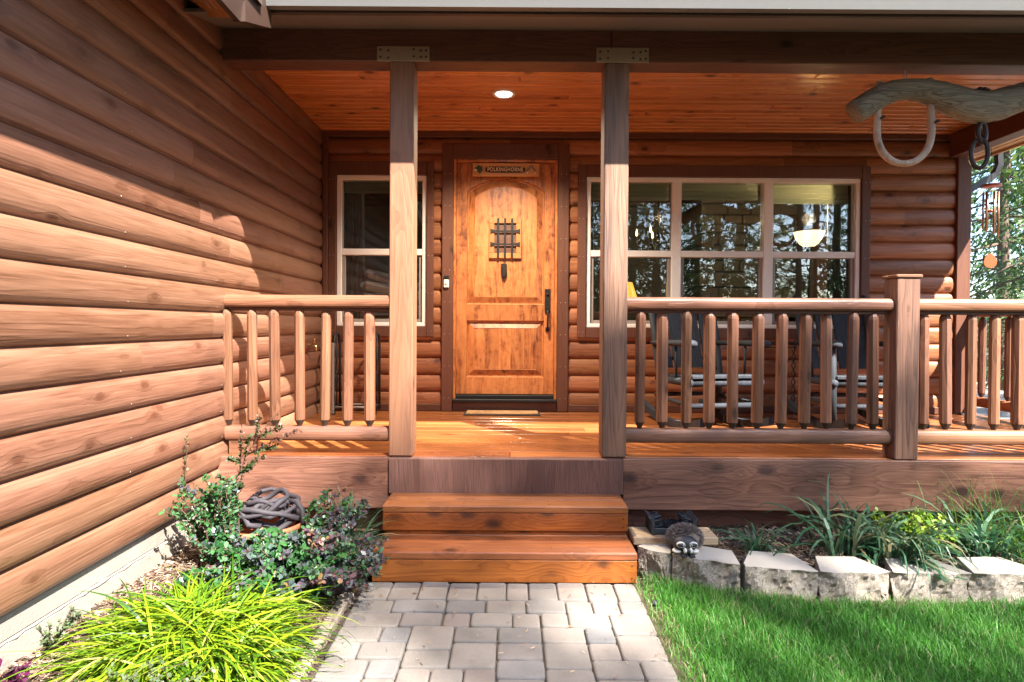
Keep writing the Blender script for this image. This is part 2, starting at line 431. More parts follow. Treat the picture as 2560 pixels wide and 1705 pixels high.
def splitstone():
    m, nt = newmat('split_face_block')
    vec, raw, rnd, orn = coords(nt)
    g = nt.nodes.new('ShaderNodeNewGeometry'); sp = nt.nodes.new('ShaderNodeSeparateXYZ'); nt.links.new(g.outputs['Normal'], sp.inputs[0])
    a = noise(nt, raw, 85, 7, .78, .8); b = noise(nt, raw, 8, 4, .6); d = noise(nt, raw, 200, 3, .6)
    rough_c = ramp(nt, a, [(.33,(.22,.17,.13)),(.43,(.46,.38,.30)),(.54,(.62,.54,.445)),(.75,(.70,.625,.53))])
    top_c = mixc(nt, math_(nt,'ADD', math_(nt,'MULTIPLY',b,.7), math_(nt,'MULTIPLY',d,.3)), (.40,.35,.285), (.57,.515,.435))
    istop = maprange(nt, sp.outputs[2], .8, .95, 0, 1)
    c = mixc(nt, istop, rough_c, top_c)
    hgt = math_(nt,'MULTIPLY', a, math_(nt,'SUBTRACT', 1.0, math_(nt,'MULTIPLY', istop, .94)))
    finish(nt, c, .9, hgt, .022)
    return m
M['block'] = splitstone()

def paver():
    m, nt = newmat('concrete_paver')
    vec, raw, rnd, orn = coords(nt)
    w = nt.nodes.new('ShaderNodeTexWhiteNoise'); w.noise_dimensions='1D'; nt.links.new(math_(nt,'MULTIPLY',rnd,77.),w.inputs['W'])
    base = ramp(nt, w.outputs['Value'], [(0,(.145,.142,.142)),(.2,(.205,.182,.16)),(.5,(.23,.203,.178)),(.8,(.225,.187,.163)),(1,(.20,.188,.18))])
    a = noise(nt, raw, 7, 5, .6); b = noise(nt, raw, 160, 4, .65); s = noise(nt, raw, 22, 5, .7, .6)
    c = mixc(nt, 1.0, base, ramp(nt, math_(nt,'ADD', math_(nt,'MULTIPLY',a,.6), math_(nt,'MULTIPLY',b,.4)), [(.3,.78),(.7,1.18)]), 'MULTIPLY')
    c = mixc(nt, maprange(nt, s, .62, .74, 0, .45), c, (.17,.135,.11))
    finish(nt, c, .85, math_(nt,'ADD', math_(nt,'MULTIPLY',b,.5), math_(nt,'MULTIPLY',s,.5)), .004)
    return m
M['paver'] = paver()

def soil(name, cols, sc=40, bump=.02):
    m, nt = newmat(name)
    vec, raw, rnd, orn = coords(nt)
    a = noise(nt, raw, sc, 6, .75, .8); b = noise(nt, raw, sc*.12, 4, .6)
    f = math_(nt,'ADD', math_(nt,'MULTIPLY',a,.7), math_(nt,'MULTIPLY',b,.3))
    c = ramp(nt, f, [(.32,cols[0]),(.5,cols[1]),(.68,cols[2])])
    finish(nt, c, .95, a, bump)
    return m
M['soil'] = soil('dark_soil', [(.030,.020,.015),(.085,.058,.042),(.16,.115,.085)])
M['sand'] = soil('joint_sand', [(.05,.04,.032),(.11,.09,.07),(.17,.14,.11)], 90, .004)
M['turf'] = soil('turf_thatch', [(.045,.042,.020),(.11,.10,.045),(.20,.165,.095)], 60)
M['forest'] = soil('forest_floor', [(.022,.020,.012),(.05,.045,.028),(.09,.08,.05)], 3, .05)
M['gravel'] = soil('pale_gravel', [(.16,.14,.12),(.33,.30,.26),(.50,.47,.42)], 30, .03)
M['coir'] = soil('coir_mat', [(.05,.03,.015),(.50,.28,.13),(.66,.42,.21)], 40, .006)
M['mulch'] = leafmat('bark_chips', [(0,(.045,.028,.022)),(.35,(.12,.072,.052)),(.7,(.20,.135,.10)),(1,(.36,.28,.22))], .9, 0, .2)
M['straw'] = leafmat('dry_needles', [(0,(.16,.10,.06)),(.6,(.33,.22,.14)),(1,(.50,.38,.26))], .8, .1, .2)
M['grass'] = leafmat('lawn_grass', [(0,(.040,.14,.020)),(.45,(.075,.26,.032)),(.78,(.13,.36,.050)),(.88,(.21,.40,.09)),(.93,(.38,.34,.18)),(1,(.46,.40,.24))], .45, .35)
M['hakone'] = leafmat('golden_grass', [(0,(.025,.085,.006)),(.25,(.085,.175,.008)),(.6,(.17,.275,.010)),(.93,(.27,.36,.014)),(1,(.36,.32,.11))], .42, .4)
M['barberry'] = leafmat('barberry_leaf', [(0,(.016,.070,.018)),(.25,(.040,.130,.032)),(.42,(.060,.135,.060)),(.56,(.060,.095,.085)),(.70,(.070,.065,.090)),(.82,(.11,.060,.075)),(.92,(.18,.075,.065)),(1,(.20,.13,.05))], .4, .22, .5)
M['barb_hi'] = leafmat('young_shoot_leaf', [(0,(.030,.045,.018)),(.5,(.060,.085,.030)),(.8,(.085,.060,.035)),(1,(.12,.045,.03))], .4, .3, .4)
M['spirea'] = leafmat('lime_leaf', [(0,(.10,.22,.020)),(.5,(.22,.38,.035)),(1,(.40,.50,.07))], .45, .4)
M['blade'] = leafmat('strap_leaf', [(0,(.030,.110,.045)),(.5,(.065,.170,.085)),(.8,(.13,.23,.12)),(1,(.38,.33,.16))], .38, .3, .5)
M['wildgrass'] = leafmat('wild_grass', [(0,(.045,.16,.018)),(.6,(.10,.27,.035)),(1,(.24,.36,.09))], .45, .4)
M['purple'] = leafmat('purple_leaf', [(0,(.025,.004,.018)),(1,(.09,.010,.05))], .4, .3)
M['fern'] = leafmat('grey_green_leaf', [(0,(.05,.08,.035)),(1,(.16,.22,.10))], .5, .3)
M['conifer'] = leafmat('conifer_needles', [(0,(.030,.080,.028)),(.5,(.075,.150,.050)),(1,(.17,.24,.08))], .5, .3)
M['broad'] = leafmat('broad_leaf', [(0,(.05,.115,.02)),(.5,(.11,.20,.035)),(1,(.26,.33,.07))], .45, .4)
M['quill'] = leafmat('bristle', [(0,(.13,.10,.085)),(.5,(.30,.24,.205)),(1,(.50,.43,.39))], .8, 0, .2)
M['bristle'] = leafmat('brush_bristle', [(0,(.010,.011,.013)),(1,(.045,.050,.060))], .5, 0, .4)

def stonewall():
    m, nt = newmat('chimney_stone')
    vec, raw, rnd, orn = coords(nt)
    a = noise(nt, raw, 9, 5, .6)
    w = nt.nodes.new('ShaderNodeTexWhiteNoise'); w.noise_dimensions='1D'; nt.links.new(math_(nt,'MULTIPLY',rnd,77.),w.inputs['W'])
    c = mixc(nt, w.outputs['Value'], (.10,.080,.055), (.20,.165,.12))
    c = mixc(nt, a, c, (.07,.055,.04))
    finish(nt, c, .9, a, .02)
    return m
M['stone'] = stonewall()

def glass():
    m, nt = newmat('window_glass')
    fr = nt.nodes.new('ShaderNodeFresnel'); fr.inputs[0].default_value = 1.52
    f = math_(nt,'MULTIPLY', fr.outputs[0], 2.1, clamp=True)
    t = nt.nodes.new('ShaderNodeBsdfTransparent'); t.inputs[0].default_value = (.92,.95,.93,1)
    g = nt.nodes.new('ShaderNodeBsdfGlossy'); g.inputs['Roughness'].default_value = 0.0
    vec, raw, rnd, orn = coords(nt)
    nn = noise(nt, raw, 2.2, 1)
    bp = nt.nodes.new('ShaderNodeBump'); bp.inputs['Distance'].default_value = .0008; nt.links.new(nn, bp.inputs['Height']); nt.links.new(bp.outputs[0], g.inputs['Normal'])
    mx = nt.nodes.new('ShaderNodeMixShader'); nt.links.new(f, mx.inputs[0]); nt.links.new(t.outputs[0], mx.inputs[1]); nt.links.new(g.outputs[0], mx.inputs[2])
    o = nt.nodes.new('ShaderNodeOutputMaterial'); nt.links.new(mx.outputs[0], o.inputs[0])
    return m
M['glass'] = glass()

# ------------------------------------------------------------------ camera, light
EYE = 1.26
cam = bpy.data.cameras.new('camera'); cam.lens = 20.8; cam.sensor_width = 36; cam.clip_end = 2000; cam.clip_start = .05; cam.shift_y = -.0083
co = bpy.data.objects.new('camera', cam); col.objects.link(co)
co.matrix_world = Matrix.Translation((0,0,EYE)) @ (Matrix.Rotation(R(90-.7),4,'X') @ Matrix.Rotation(R(.36),4,'Z'))
scene.camera = co

RAY = Vector((-.75, 1, -1.364)).normalized()
sd = bpy.data.lights.new('sun','SUN'); sd.energy = 4.7; sd.angle = R(.53); sd.color = (1,.95,.87)
so = bpy.data.objects.new('sun', sd); col.objects.link(so)
so.rotation_euler = RAY.to_track_quat('-Z','Y').to_euler(); so.location = (8,-10,15)
w = bpy.data.worlds.new('World'); scene.world = w; w.use_nodes = True
nt = w.node_tree; bg = nt.nodes['Background']
sk = nt.nodes.new('ShaderNodeTexSky'); sk.sky_type = 'NISHITA'; sk.sun_disc = False
sk.sun_elevation = math.asin(-RAY.z); sk.sun_rotation = math.atan2(-RAY.x, -RAY.y)
sk.altitude = 1200; sk.dust_density = 2.0; sk.ozone_density = 1.0
nt.links.new(sk.outputs[0], bg.inputs[0]); bg.inputs[1].default_value = .105
scene.view_settings.view_transform = 'Standard'; scene.view_settings.look = 'None'
scene.view_settings.exposure = 2.62; scene.view_settings.gamma = 1
scene.render.engine = 'CYCLES'
cy = scene.cycles
cy.max_bounces = 10; cy.diffuse_bounces = 6; cy.glossy_bounces = 4; cy.transparent_max_bounces = 24; cy.transmission_bounces = 6
cy.use_denoising = True; cy.sample_clamp_indirect = 8; cy.caustics_reflective = False; cy.caustics_refractive = False

# ------------------------------------------------------------------ the ground
DK = .50          # deck height
YW = 5.23         # front wall plane
def gridsheet(name, x0, x1, y0, y1, nx, ny, zf, mat, kind='structure'):
    xs = np.linspace(x0,x1,nx+1); ys = np.linspace(y0,y1,ny+1)
    vs = [(x,y,zf(x,y)) for y in ys for x in xs]
    fs = [[j*(nx+1)+i, j*(nx+1)+i+1, (j+1)*(nx+1)+i+1, (j+1)*(nx+1)+i] for j in range(ny) for i in range(nx)]
    mb = MB(); mb.add(vs, fs, True, .5)
    o = mb.build(name, mat); o['kind'] = kind
    return o
g = MB(); g.add([(-400,-400,-.03),(400,-400,-.03),(400,400,-.03),(-400,400,-.03)], [[0,1,2,3]], rnd=.2)
tag(g.build('ground', M['forest']), kind='structure')
def bed_z(x, y):   # the planted bed rises from the path to the foundation
    t = min(1, max(0, (-.72 - x)/.9))
    return .005 + .095*t + .012*math.sin(9*x+3*y)*math.sin(7*y)
gridsheet('planting_bed', -1.72, -.70, -1.0, 3.6, 24, 60, bed_z, M['soil'])
def bed2_z(x, y): return .075 + .012*math.sin(8*x)*math.sin(9*y)
_fx=[.64,.79,1.088,1.425,1.760,2.126,2.49,2.86,3.22,3.58]; _fy=[3.015,2.91,2.775,2.705,2.700,2.695,2.705,2.72,2.74,2.76]
def bed_front(x): return float(np.interp(x,_fx,_fy))+.11
_vs=[]; _fs=[]
for j in range(15):
    for i in range(61):
        xx=.66+(6.0-.66)*i/60; y0_=bed_front(xx); yy=y0_+(3.62-y0_)*j/14; _vs.append((xx,yy,bed2_z(xx,yy)))
for j in range(14):
    for i in range(60): _fs.append([j*61+i,j*61+i+1,(j+1)*61+i+1,(j+1)*61+i])
_g=MB(); _g.add(_vs,_fs,True,.5); tag(_g.build('garden_soil',M['soil']),kind='structure')
gridsheet('lawn', .60, 14.0, -6.0, 2.92, 60, 60, lambda x,y: .0, M['turf'])

gridsheet('gravel_yard', 4.2, 30.0, 2.95, 14.0, 10, 10, lambda x,y: -.01, M['gravel'])
# path of pavers in sand
PX0, PX1, PY0, PY1 = -.705, .605, -1.2, 2.872
s = MB(); s.add([(PX0-.02,PY0,-.012),(PX1+.02,PY0,-.012),(PX1+.02,PY1+.2,-.012),(PX0-.02,PY1+.2,-.012)], [[0,1,2,3]], rnd=.3)
U = 1.31/22
nx, ny = int(round((PX1-PX0)/U)), int((PY1-PY0)/U)
occ = np.zeros((ny, nx), bool); pv = MB()
def paver_piece(x0, x1, y0, y1):
    g_ = .0024; j = lambda: random.uniform(-.0018,.0018)
    x0 += g_+j(); x1 -= g_+j(); y0 += g_+j(); y1 -= g_+j()
    zt = .006 + random.uniform(-.003,.003); tx, ty = random.uniform(-.01,.01), random.uniform(-.01,.01)
    r = .016; c = .007; mx, my = (x0+x1)/2, (y0+y1)/2
    def ring(ins, z, tilt):
        pts = []
        for (cx, cy_, a0) in ((x1-r,y1-r,0),(x0+r,y1-r,90),(x0+r,y0+r,180),(x1-r,y0+r,270)):
            for k in range(4):
                a = R(a0+30*k); rr = max(.001, r-ins)
                px, py = cx+rr*math.cos(a), cy_+rr*math.sin(a)
                pts.append((px, py, z + (tilt*((px-mx)*tx+(py-my)*ty))))
        return pts
    v = ring(0,-.05,0)+ring(0,zt-c,1)+ring(c*.45,zt-c*.3,1)+ring(c*1.3,zt,1); n = 16
    f = [[i*n+k, i*n+(k+1)%n, (i+1)*n+(k+1)%n, (i+1)*n+k] for i in range(3) for k in range(n)] + [[3*n+k for k in range(n)]]
    pv.add(v, f)
    for q in range(len(f)): pv.s[-1-q] = q != 0
rs = random.Random(5)
# first course against the step: one soldier row, then mixed sizes
x = 0
rowh = 3.1
wd = []
while x < nx:
    k = min(rs.choice([2.3,2.3,2.3,1.75,2.3]), nx-x)
    if nx-x-k < 1.3: k = nx-x
    wd.append((x, x+k)); x += k
for a, b in wd: paver_piece(PX0+a*U, PX0+b*U, PY1-rowh*U, PY1)
ytop = PY1 - rowh*U
for j in range(ny-3):
    for i in range(nx):
        if occ[j,i]: continue
        run = 0
        while i+run < nx and not occ[j,i+run]: run += 1
        opts = [(3,2,7),(2,2,6),(4,2,1),(3,3,2)]
        opts = [(a,b,c) for a,b,c in opts if a <= run and (run-a == 0 or run-a >= 2) and c > 0]
        if not opts: opts = [(run if run <= 3 else 2,2,1)]
        a, b, _ = rs.choices(opts, [o[2] for o in opts])[0]
        b = min(b, ny-3-j)
        ok = b
        for jj in range(j, j+b):
            if occ[jj, i:i+a].any(): ok = jj-j; break
        b = max(1, ok)
        occ[j:j+b, i:i+a] = True
        paver_piece(PX0+i*U, PX0+(i+a)*U, ytop-(j+b)*U, ytop-j*U)
tag(s.build('path_base', M['sand']), kind='structure')
po = pv.build('path', M['paver']); tag(po, kind='structure')

# ------------------------------------------------------------------ log walls
LH = .149
def log_profile(t, depth):            # t 0..1 up the log, outward bulge
    return depth*math.sqrt(max(0, 1-(abs(t-.52)/.523)**2.7)) if t < .52 else depth*math.sqrt(max(0, 1-((t-.52)/.484)**2.3))
def log_piece(mb, along0, along1, zb, t0, t1, axis, base, sgn, depth=.034):
    n = 11; prof = []
    for k in range(n+1):
        t = t0 + (t1-t0)*k/n
        prof.append((base + sgn*(log_profile(t, depth)-.004), zb + LH*t))
    prof = prof + [(base - sgn*.02, zb+LH*t1), (base - sgn*.02, zb+LH*t0)]
    if (axis=='X' and sgn < 0) or (axis=='Y' and sgn < 0): prof = prof[::-1]
    m0 = len(mb.f)
    mb.prism(prof, along0, along1, axis, False)
    for k in range(m0, m0+len(prof)): mb.s[k] = False
def log_wall(mb, a0, a1, z0, rows, axis, base, sgn, openings=(), jl=(2.2,4.2)):
    for r in range(rows):
        zb = z0 + r*LH
        cuts = [a0]; x = a0 + random.uniform(.5, 2.0)
        while x < a1-.4: cuts.append(x); x += random.uniform(*jl)
        cuts.append(a1)
        for c0, c1 in zip(cuts[:-1], cuts[1:]):
            pieces = [(c0, c1, 0., 1.)]
            for (ox0, ox1, oz0, oz1) in openings:
                new = []
                for (p0, p1, t0, t1) in pieces:
                    za, zc = zb+LH*t0, zb+LH*t1
                    if ox1 <= p0 or ox0 >= p1 or oz1 <= za or oz0 >= zc: new.append((p0,p1,t0,t1)); continue
                    if ox0 > p0: new.append((p0, ox0, t0, t1))
                    if ox1 < p1: new.append((ox1, p1, t0, t1))
                    q0, q1 = max(p0,ox0), min(p1,ox1)
                    if oz0 > za+.005: new.append((q0,q1,t0,(oz0-zb)/LH))
                    if oz1 < zc-.005: new.append((q0,q1,(oz1-zb)/LH,t1))
                pieces = new
            for (p0,p1,t0,t1) in pieces:
                if p1-p0 > .004: log_piece(mb, p0+.0008, p1-.0008, zb, t0, t1, axis, base, sgn)

cabin = thing('log_cabin', 'reddish brown log-sided cabin with front door and white framed windows behind the porch', 'house', (0, YW, 0))
XW = -1.69
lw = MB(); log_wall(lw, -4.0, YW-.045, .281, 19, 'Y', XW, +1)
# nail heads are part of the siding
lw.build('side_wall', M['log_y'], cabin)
nl = MB()
for r in range(2, 14):
    for y in np.arange(1.75, 5.0, .812):
        zz = .281+r*LH+.028; yy = y + random.uniform(-.05,.05)
        xx = XW + log_profile(.19,.034)-.004
        nl.lathe([(.0024,0),(.0024,.0012),(.001,.002)], (xx-.0005,yy,zz), 6, axis='X')
nl.build('siding_nail', M['nail'], cabin)['kind'] = 'stuff'
# openings: (x0,x1,z0,z1) of window and door holes
WL = (-1.542, -.754, 1.245, 2.568)
WR = (.646, 3.05, 1.245, 2.565)
DR = (-.545, .420, .50, 2.735)
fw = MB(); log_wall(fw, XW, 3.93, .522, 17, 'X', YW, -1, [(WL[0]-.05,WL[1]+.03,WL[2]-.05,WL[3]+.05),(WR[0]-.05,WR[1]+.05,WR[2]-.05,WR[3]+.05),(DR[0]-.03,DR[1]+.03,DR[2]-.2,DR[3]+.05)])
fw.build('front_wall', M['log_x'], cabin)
sw = MB(); log_wall(sw, YW+.05, 11.0, .075, 20, 'Y', 3.96, +1)
sw.build('far_side_wall', M['log_y'], cabin)
# backing sheathing with the openings, so nothing shows through grooves
bk = MB()
def sheath(x0,x1,z0,z1): bk.box(x0,x1,YW+.021,YW+.09,z0,z1,0)
xs_ = [-1.95, WL[0]-.04, WL[1]+.03, DR[0]-.02, DR[1]+.02, WR[0]-.04, WR[1]+.04, 3.93]
for i in range(0, 8, 2): sheath(xs_[i], xs_[i+1], 0, 3.1)
for wv in (WL, WR):
    sheath(wv[0]-.0395, wv[1]+.0295, 0, wv[2]-.04); sheath(wv[0]-.0395, wv[1]+.0295, wv[3]+.04, 3.1)
sheath(DR[0]-.0195, DR[1]+.0195, DR[3]+.03, 3.1)
bk.box(-2.0, XW-.021, -4.0, YW+.02, .0, 3.1, 0)
bk.build('sheathing', M['browntrim'], cabin)
fd = MB()
fd.box(-2.0, XW-.004, -4.0, 3.38, .190, .2785, .004)
fd.box(-2.0, XW+.010, -4.0, 3.378, -.1, .1885, .006)
pts = [(XW+.006, y, .190+random.uniform(-.003,.003)) for y in np.arange(-1.0, 3.3, .04)]
fd.tube(pts, [random.uniform(.003,.008) for _ in pts], 6)
fd.build('foundation', M['concrete'], cabin)
tr = MB()
tr.box(3.885, 4.005, YW-.052, YW+.02, DK+.012, 2.93, .004)
tr.box(3.9635, 4.003, YW+.021, YW+.14, DK+.012, 2.93, .004)
tr.build('corner_trim', M['trim'], cabin)
bb = MB()
for (a, b) in ((XW+.077, -.617), (.492, 3.884)): bb.box(a, b, YW-.036, YW+.02, DK+.002, DK+.062, .004)
bb.build('baseboard', M['trim_x'], cabin)
it = MB(); it.box(XW+.031, XW+.075, YW-.062, YW+.02, DK+.063, 2.93, .004); it.build('corner_batten', M['trim'], cabin)

# windows ---------------------------------------------------------------
def window(wv, mulls, name='window'):
    x0, x1, z0, z1 = wv
    fr = MB(); yf = YW-.030; yb = YW+.055; t = .040
    fr.box(x0, x1, yf, yb, z1-t, z1, .004); fr.box(x0, x1, yf, yb, z0, z0+t*.85, .004)
    fr.box(x0, x0+t, yf+.001, yb, z0+t*.85, z1-t, .004); fr.box(x1-t, x1, yf+.001, yb, z0+t*.85, z1-t, .004)
    edges = [x0+t]
    for m_ in mulls:
        fr.box(m_-.042, m_+.042, yf+.002, yb, z0+t*.85, z1-t, .004); edges += [m_-.042, m_+.042]
    edges.append(x1-t)
    w = fr.build(name, M['winframe'], cabin, (x0, YW, z0))
    zm = z0 + (z1-z0)*.493
    for k in range(0, len(edges), 2):
        a, b = edges[k], edges[k+1]
        mr = MB(); mr.box(a+.001, b-.001, yf+.006, yb-.005, zm-.028, zm+.028, .004); mr.build('meeting_rail', M['winframe'], w)
        p1 = MB(); p1.box(a+.001, b-.001, YW+.004, YW+.010, zm+.029, z1-t-.001, 0); p1.build('pane', M['glass'], w)
        sf = MB(); q = .030
        sf.box(a+.001, a+q, YW-.008, YW+.03, z0+t*.85+.001, zm-.029, .003); sf.box(b-q, b-.001, YW-.008, YW+.03, z0+t*.85+.001, zm-.029, .003)
        sf.box(a+q+.001, b-q-.001, YW-.008, YW+.03, z0+t*.85+.001, z0+t*.85+q, .003)
        sf.build('sash', M['screenf'], w)
        p2 = MB(); p2.box(a+q+.001, b-q-.001, YW+.012, YW+.018, z0+t*.85+q+.001, zm-.029, 0); p2.build('pane', M['glass'], w)
    return w
def window_trim(x0, x1, z0, z1, ox0, ox1, oz0, oz1):
    v = MB(); yf, yb = YW-.050, YW+.02
    v.box(ox0, x0-.001, yf, yb, oz0, oz1, .004); v.box(x1+.001, ox1, yf, yb, oz0, oz1, .004)
    v.box(x0, x1, yf+.002, yb, z1+.001, oz1, .004); v.box(x0, x1, yf+.002, yb, oz0, z0-.001, .004)
    for (xx, zz) in [(ox0+.03, oz0+.05+.33*k) for k in range(5)]+[(ox1-.03, oz0+.05+.33*k) for k in range(5)]:
        for dx in (-.017,.017):
            v.lathe([(.0032,-.002),(.0032,0),(.001,.0012)][::-1], (xx+dx, yf, zz), 6, axis='Y', mi=1)
    return v
w1 = window(WL, [])
window_trim(*WL, XW+.077, -.690, 1.155, 2.685).build('window_trim', [M['trim'], M['nail']], w1)
w2 = window(WR, [1.438, 2.245])
window_trim(*WR, .570, 3.128, 1.155, 2.665).build('window_trim', [M['trim'], M['nail']], w2)

# door ------------------------------------------------------------------
dt = MB(); yf = YW-.052
dt.box(-.617, -.520, yf, YW+.02, DK+.003, 2.845, .004); dt.box(.395, .492, yf, YW+.02, DK+.003, 2.845, .004)
dt.box(-.519, .394, yf, YW+.02, 2.715, 2.845, .004)
for xx in (-.57, .445):
    for k in range(8):
        for dx in (-.022,.022): dt.lathe([(.001,.0),(.0035,.001),(.0035,.003)], (xx+dx, yf-.001, .62+.28*k), 6, axis='Y', mi=1)
dt.build('door_trim', [M['trim'], M['nail']], cabin)
jb = MB()
jb.box(-.519, -.497, YW-.03, YW+.09, .60, 2.714, .003); jb.box(.372, .394, YW-.03, YW+.09, .60, 2.714, .003); jb.box(-.4965, .3715, YW-.03, YW+.09, 2.692, 2.714, .003)
jb.build('door_jamb', M['door'], cabin)
th = MB(); th.box(-.519, .394, YW-.075, YW+.09, DK+.085, DK+.112, .004); th.box(-.490,.366, YW-.02, YW+.03, DK+.113, DK+.143, .003)
th.build('threshold', M['black'], cabin)
sb = MB(); sb.box(-.518, .393, YW-.045, YW+.02, DK+.003, DK+.084, .004); sb.build('sill_board', M['trim_x'], cabin)
# slab: stiles and rails round two raised panels; the top panel has an arched head
DX0, DX1, DZ0, DZ1 = -.496, .371, .648, 2.690
PL, PR = -.404, .282
fy = YW+.020   # slab face
ds = MB(); by = YW+.064
ds.box(DX0, PL, fy, by, DZ0, DZ1, .002); ds.box(PR, DX1, fy, by, DZ0, DZ1, .002)
ds.box(PL, PR, fy, by, DZ0, .800, .002); ds.box(PL, PR, fy, by, 1.300, 1.445, .002)
arch = [(PL + (PR-PL)*k/20, 2.440 + .118*(1-((k-10)/10)**2)**.8) for k in range(21)]
ds.prism([(p[0], p[1]) for p in arch] + [(PR, DZ1), (PL, DZ1)], by, fy, 'Y')
door = ds.build('door', M['door'], cabin, (DX0, YW, DZ0))
def panel(outline, ins):
    """raised panel: recessed edge, sloping field, flat middle"""
    c = Vector((sum(p[0] for p in outline)/len(outline), sum(p[1] for p in outline)/len(outline)))
    xs = [p[0] for p in outline]; zs = [p[1] for p in outline]
    def inset(d):
        out = []
        for (x, z) in outline:
            fx = 1 - 2*d/(max(xs)-min(xs)); fz = 1 - 2*d/(max(zs)-min(zs))
            cx, cz = (max(xs)+min(xs))/2, (max(zs)+min(zs))/2
            out.append((cx+(x-cx)*fx, cz+(z-cz)*fz))
        return out
    rings = [(outline, fy+.003), (inset(.008), fy+.024), (inset(.016), fy+.024), (inset(ins), fy+.002), (inset(ins+.003), fy+.006), (inset(ins+.006), fy+.005)]
    mb = MB(); n = len(outline)
    for i in range(len(rings)-1):
        (a, ya), (b, yb_) = rings[i], rings[i+1]
        for k in range(n):
            k2 = (k+1) % n
            mb.add([(a[k][0],ya,a[k][1]),(a[k2][0],ya,a[k2][1]),(b[k2][0],yb_,b[k2][1]),(b[k][0],yb_,b[k][1])], [[0,1,2,3]], False, .1+.09*(k if n==4 else (0 if k<20 else k-19))+.01*i)
    o_, y_ = rings[-1]
    x0, x1 = min(p[0] for p in o_), max(p[0] for p in o_)
    # the middle is glued up from vertical staves
    nst = 5; cuts = [x0+(x1-x0)*k/nst + (random.uniform(-.02,.02) if 0<k<nst else 0) for k in range(nst+1)]
    top = [p for p in o_]; zb = min(p[1] for p in o_)
    def ztop(x):
        if n == 4: return max(p[1] for p in o_)
        ar = sorted(o_[:21])
        for p, q in zip(ar[:-1], ar[1:]):
            if p[0]-1e-6 <= x <= q[0]+1e-6: return p[1]+(q[1]-p[1])*(x-p[0])/max(1e-6, q[0]-p[0])
        return ar[-1][1]
    for a, b in zip(cuts[:-1], cuts[1:]):
        pp = [(a, y_, zb), (b, y_, zb)] + [(b+(a-b)*k/8, y_, ztop(b+(a-b)*k/8)) for k in range(9)]
        mb.add(pp, [list(range(len(pp)))])
    return mb
panel(arch + [(PR,1.445),(PL,1.445)], .066).build('door_panel', M['door'], door)
panel([(PL,1.300),(PR,1.300),(PR,.800),(PL,.800)][::1], .066).build('door_panel', M['door'], door)
gf = MB(); gx0,gx1,gz0,gz1 = -.208,.077,1.85,2.206; fw_ = .046; gy=fy-.020
gf.box(gx0,gx1,gy,fy+.004,gz1-fw_,gz1,.003); gf.box(gx0,gx1,gy,fy+.004,gz0,gz0+fw_,.003)
gf.box(gx0,gx0+fw_,gy,fy+.004,gz0+fw_,gz1-fw_,.003); gf.box(gx1-fw_,gx1,gy,fy+.004,gz0+fw_,gz1-fw_,.003)
gro = gf.build('grille_frame', M['grillewood'], door)
gi = MB(); gi.box(gx0+fw_+.001,gx1-fw_-.001,fy-.002,fy+.003,gz0+fw_+.001,gz1-fw_-.001,.0); gi.build('grille_shutter', M['beam'], door)  # dark colour stands for the shade inside the recess
gr = MB()
for xx in (-.127,-.067,-.005): gr.box(xx-.009,xx+.009,gy-.017,gy-.007,gz0+.012,gz1-.004,.002)
for zz in (2.09,1.975):
    gr.box(gx0+.055,gx1-.055,gy-.007,gy-.001,zz-.007,zz+.007,.002)
    for sgn, xe in ((1,gx0+.012),(-1,gx1-.012)):
        gr.prism([(xe,zz-.02),(xe+sgn*.045,zz-.007),(xe+sgn*.045,zz+.007),(xe,zz+.02)], gy-.009, gy-.001, 'Y')
gr.build('iron_grille', M['black'], door)
kn = MB()   # bird shaped knocker
kp = [(-.028,0),(-.030,.012),(-.018,.022),(-.022,.036),(-.030,.034),(-.026,.046),(.000,.052),(.022,.048),(.026,.030),(.024,.008),(.028,-.030),(.020,-.065),(.000,-.092),(-.018,-.066),(-.026,-.03)]
kn.prism([(-.073+p[0], 1.756+p[1]) for p in kp], fy-.022, fy-.001, 'Y')
kn.prism([(-.073+p[0]*.55, 1.740+p[1]*.6) for p in kp], fy-.034, fy-.022, 'Y')
kn.build('knocker', M['bronze'], door)
hd = MB()
hd.box(.288,.338,fy-.012,fy-.001,1.370,1.583,.003); hd.lathe([(.012,-.02),(.012,-.012)],(.313,fy,1.535),12,axis='Y')
hd.tube([(.313,fy-.012,1.40),(.313,fy-.05,1.395),(.313,fy-.055,1.36),(.313,fy-.055,1.25),(.313,fy-.045,1.228),(.313,fy-.001,1.225)], .0085, 8)
hd.box(.295,.331,fy-.012,fy-.001,1.206,1.245,.003); hd.box(.302,.324,fy-.05,fy-.012,1.405,1.418,.003)
hd.build('handle', M['black'], door)
db = MB(); db.box(-.598,-.553,yf-.018,yf-.001,1.585,1.655,.004); db.lathe([(.004,-.004),(.013,-.003),(.014,0)],(-.5755,yf-.018,1.622),16,axis='Y')
db.build('doorbell', M['white'], cabin)
db2 = MB(); db2.box(-.598,-.553,yf-.016,yf-.001,1.657,1.690,.004); db2.build('doorbell_camera', M['black'], cabin)
fc = MB(); c_ = (XW+.04, 4.84, 1.086)
fc.tube([(XW,4.84,1.086),(XW+.05,4.84,1.088),(XW+.085,4.84,1.075),(XW+.09,4.84,1.04)], [.011,.012,.012,.010], 10)
fc.tube([(XW+.055,4.84,1.09),(XW+.085,4.815,1.12)], .006, 8)
fc.lathe([(.004,-.003),(.024,-.004),(.026,0),(.024,.004),(.004,.003)], (XW+.092,4.81,1.122), 10, axis='X')
fc.build('faucet', M['brass'], cabin)

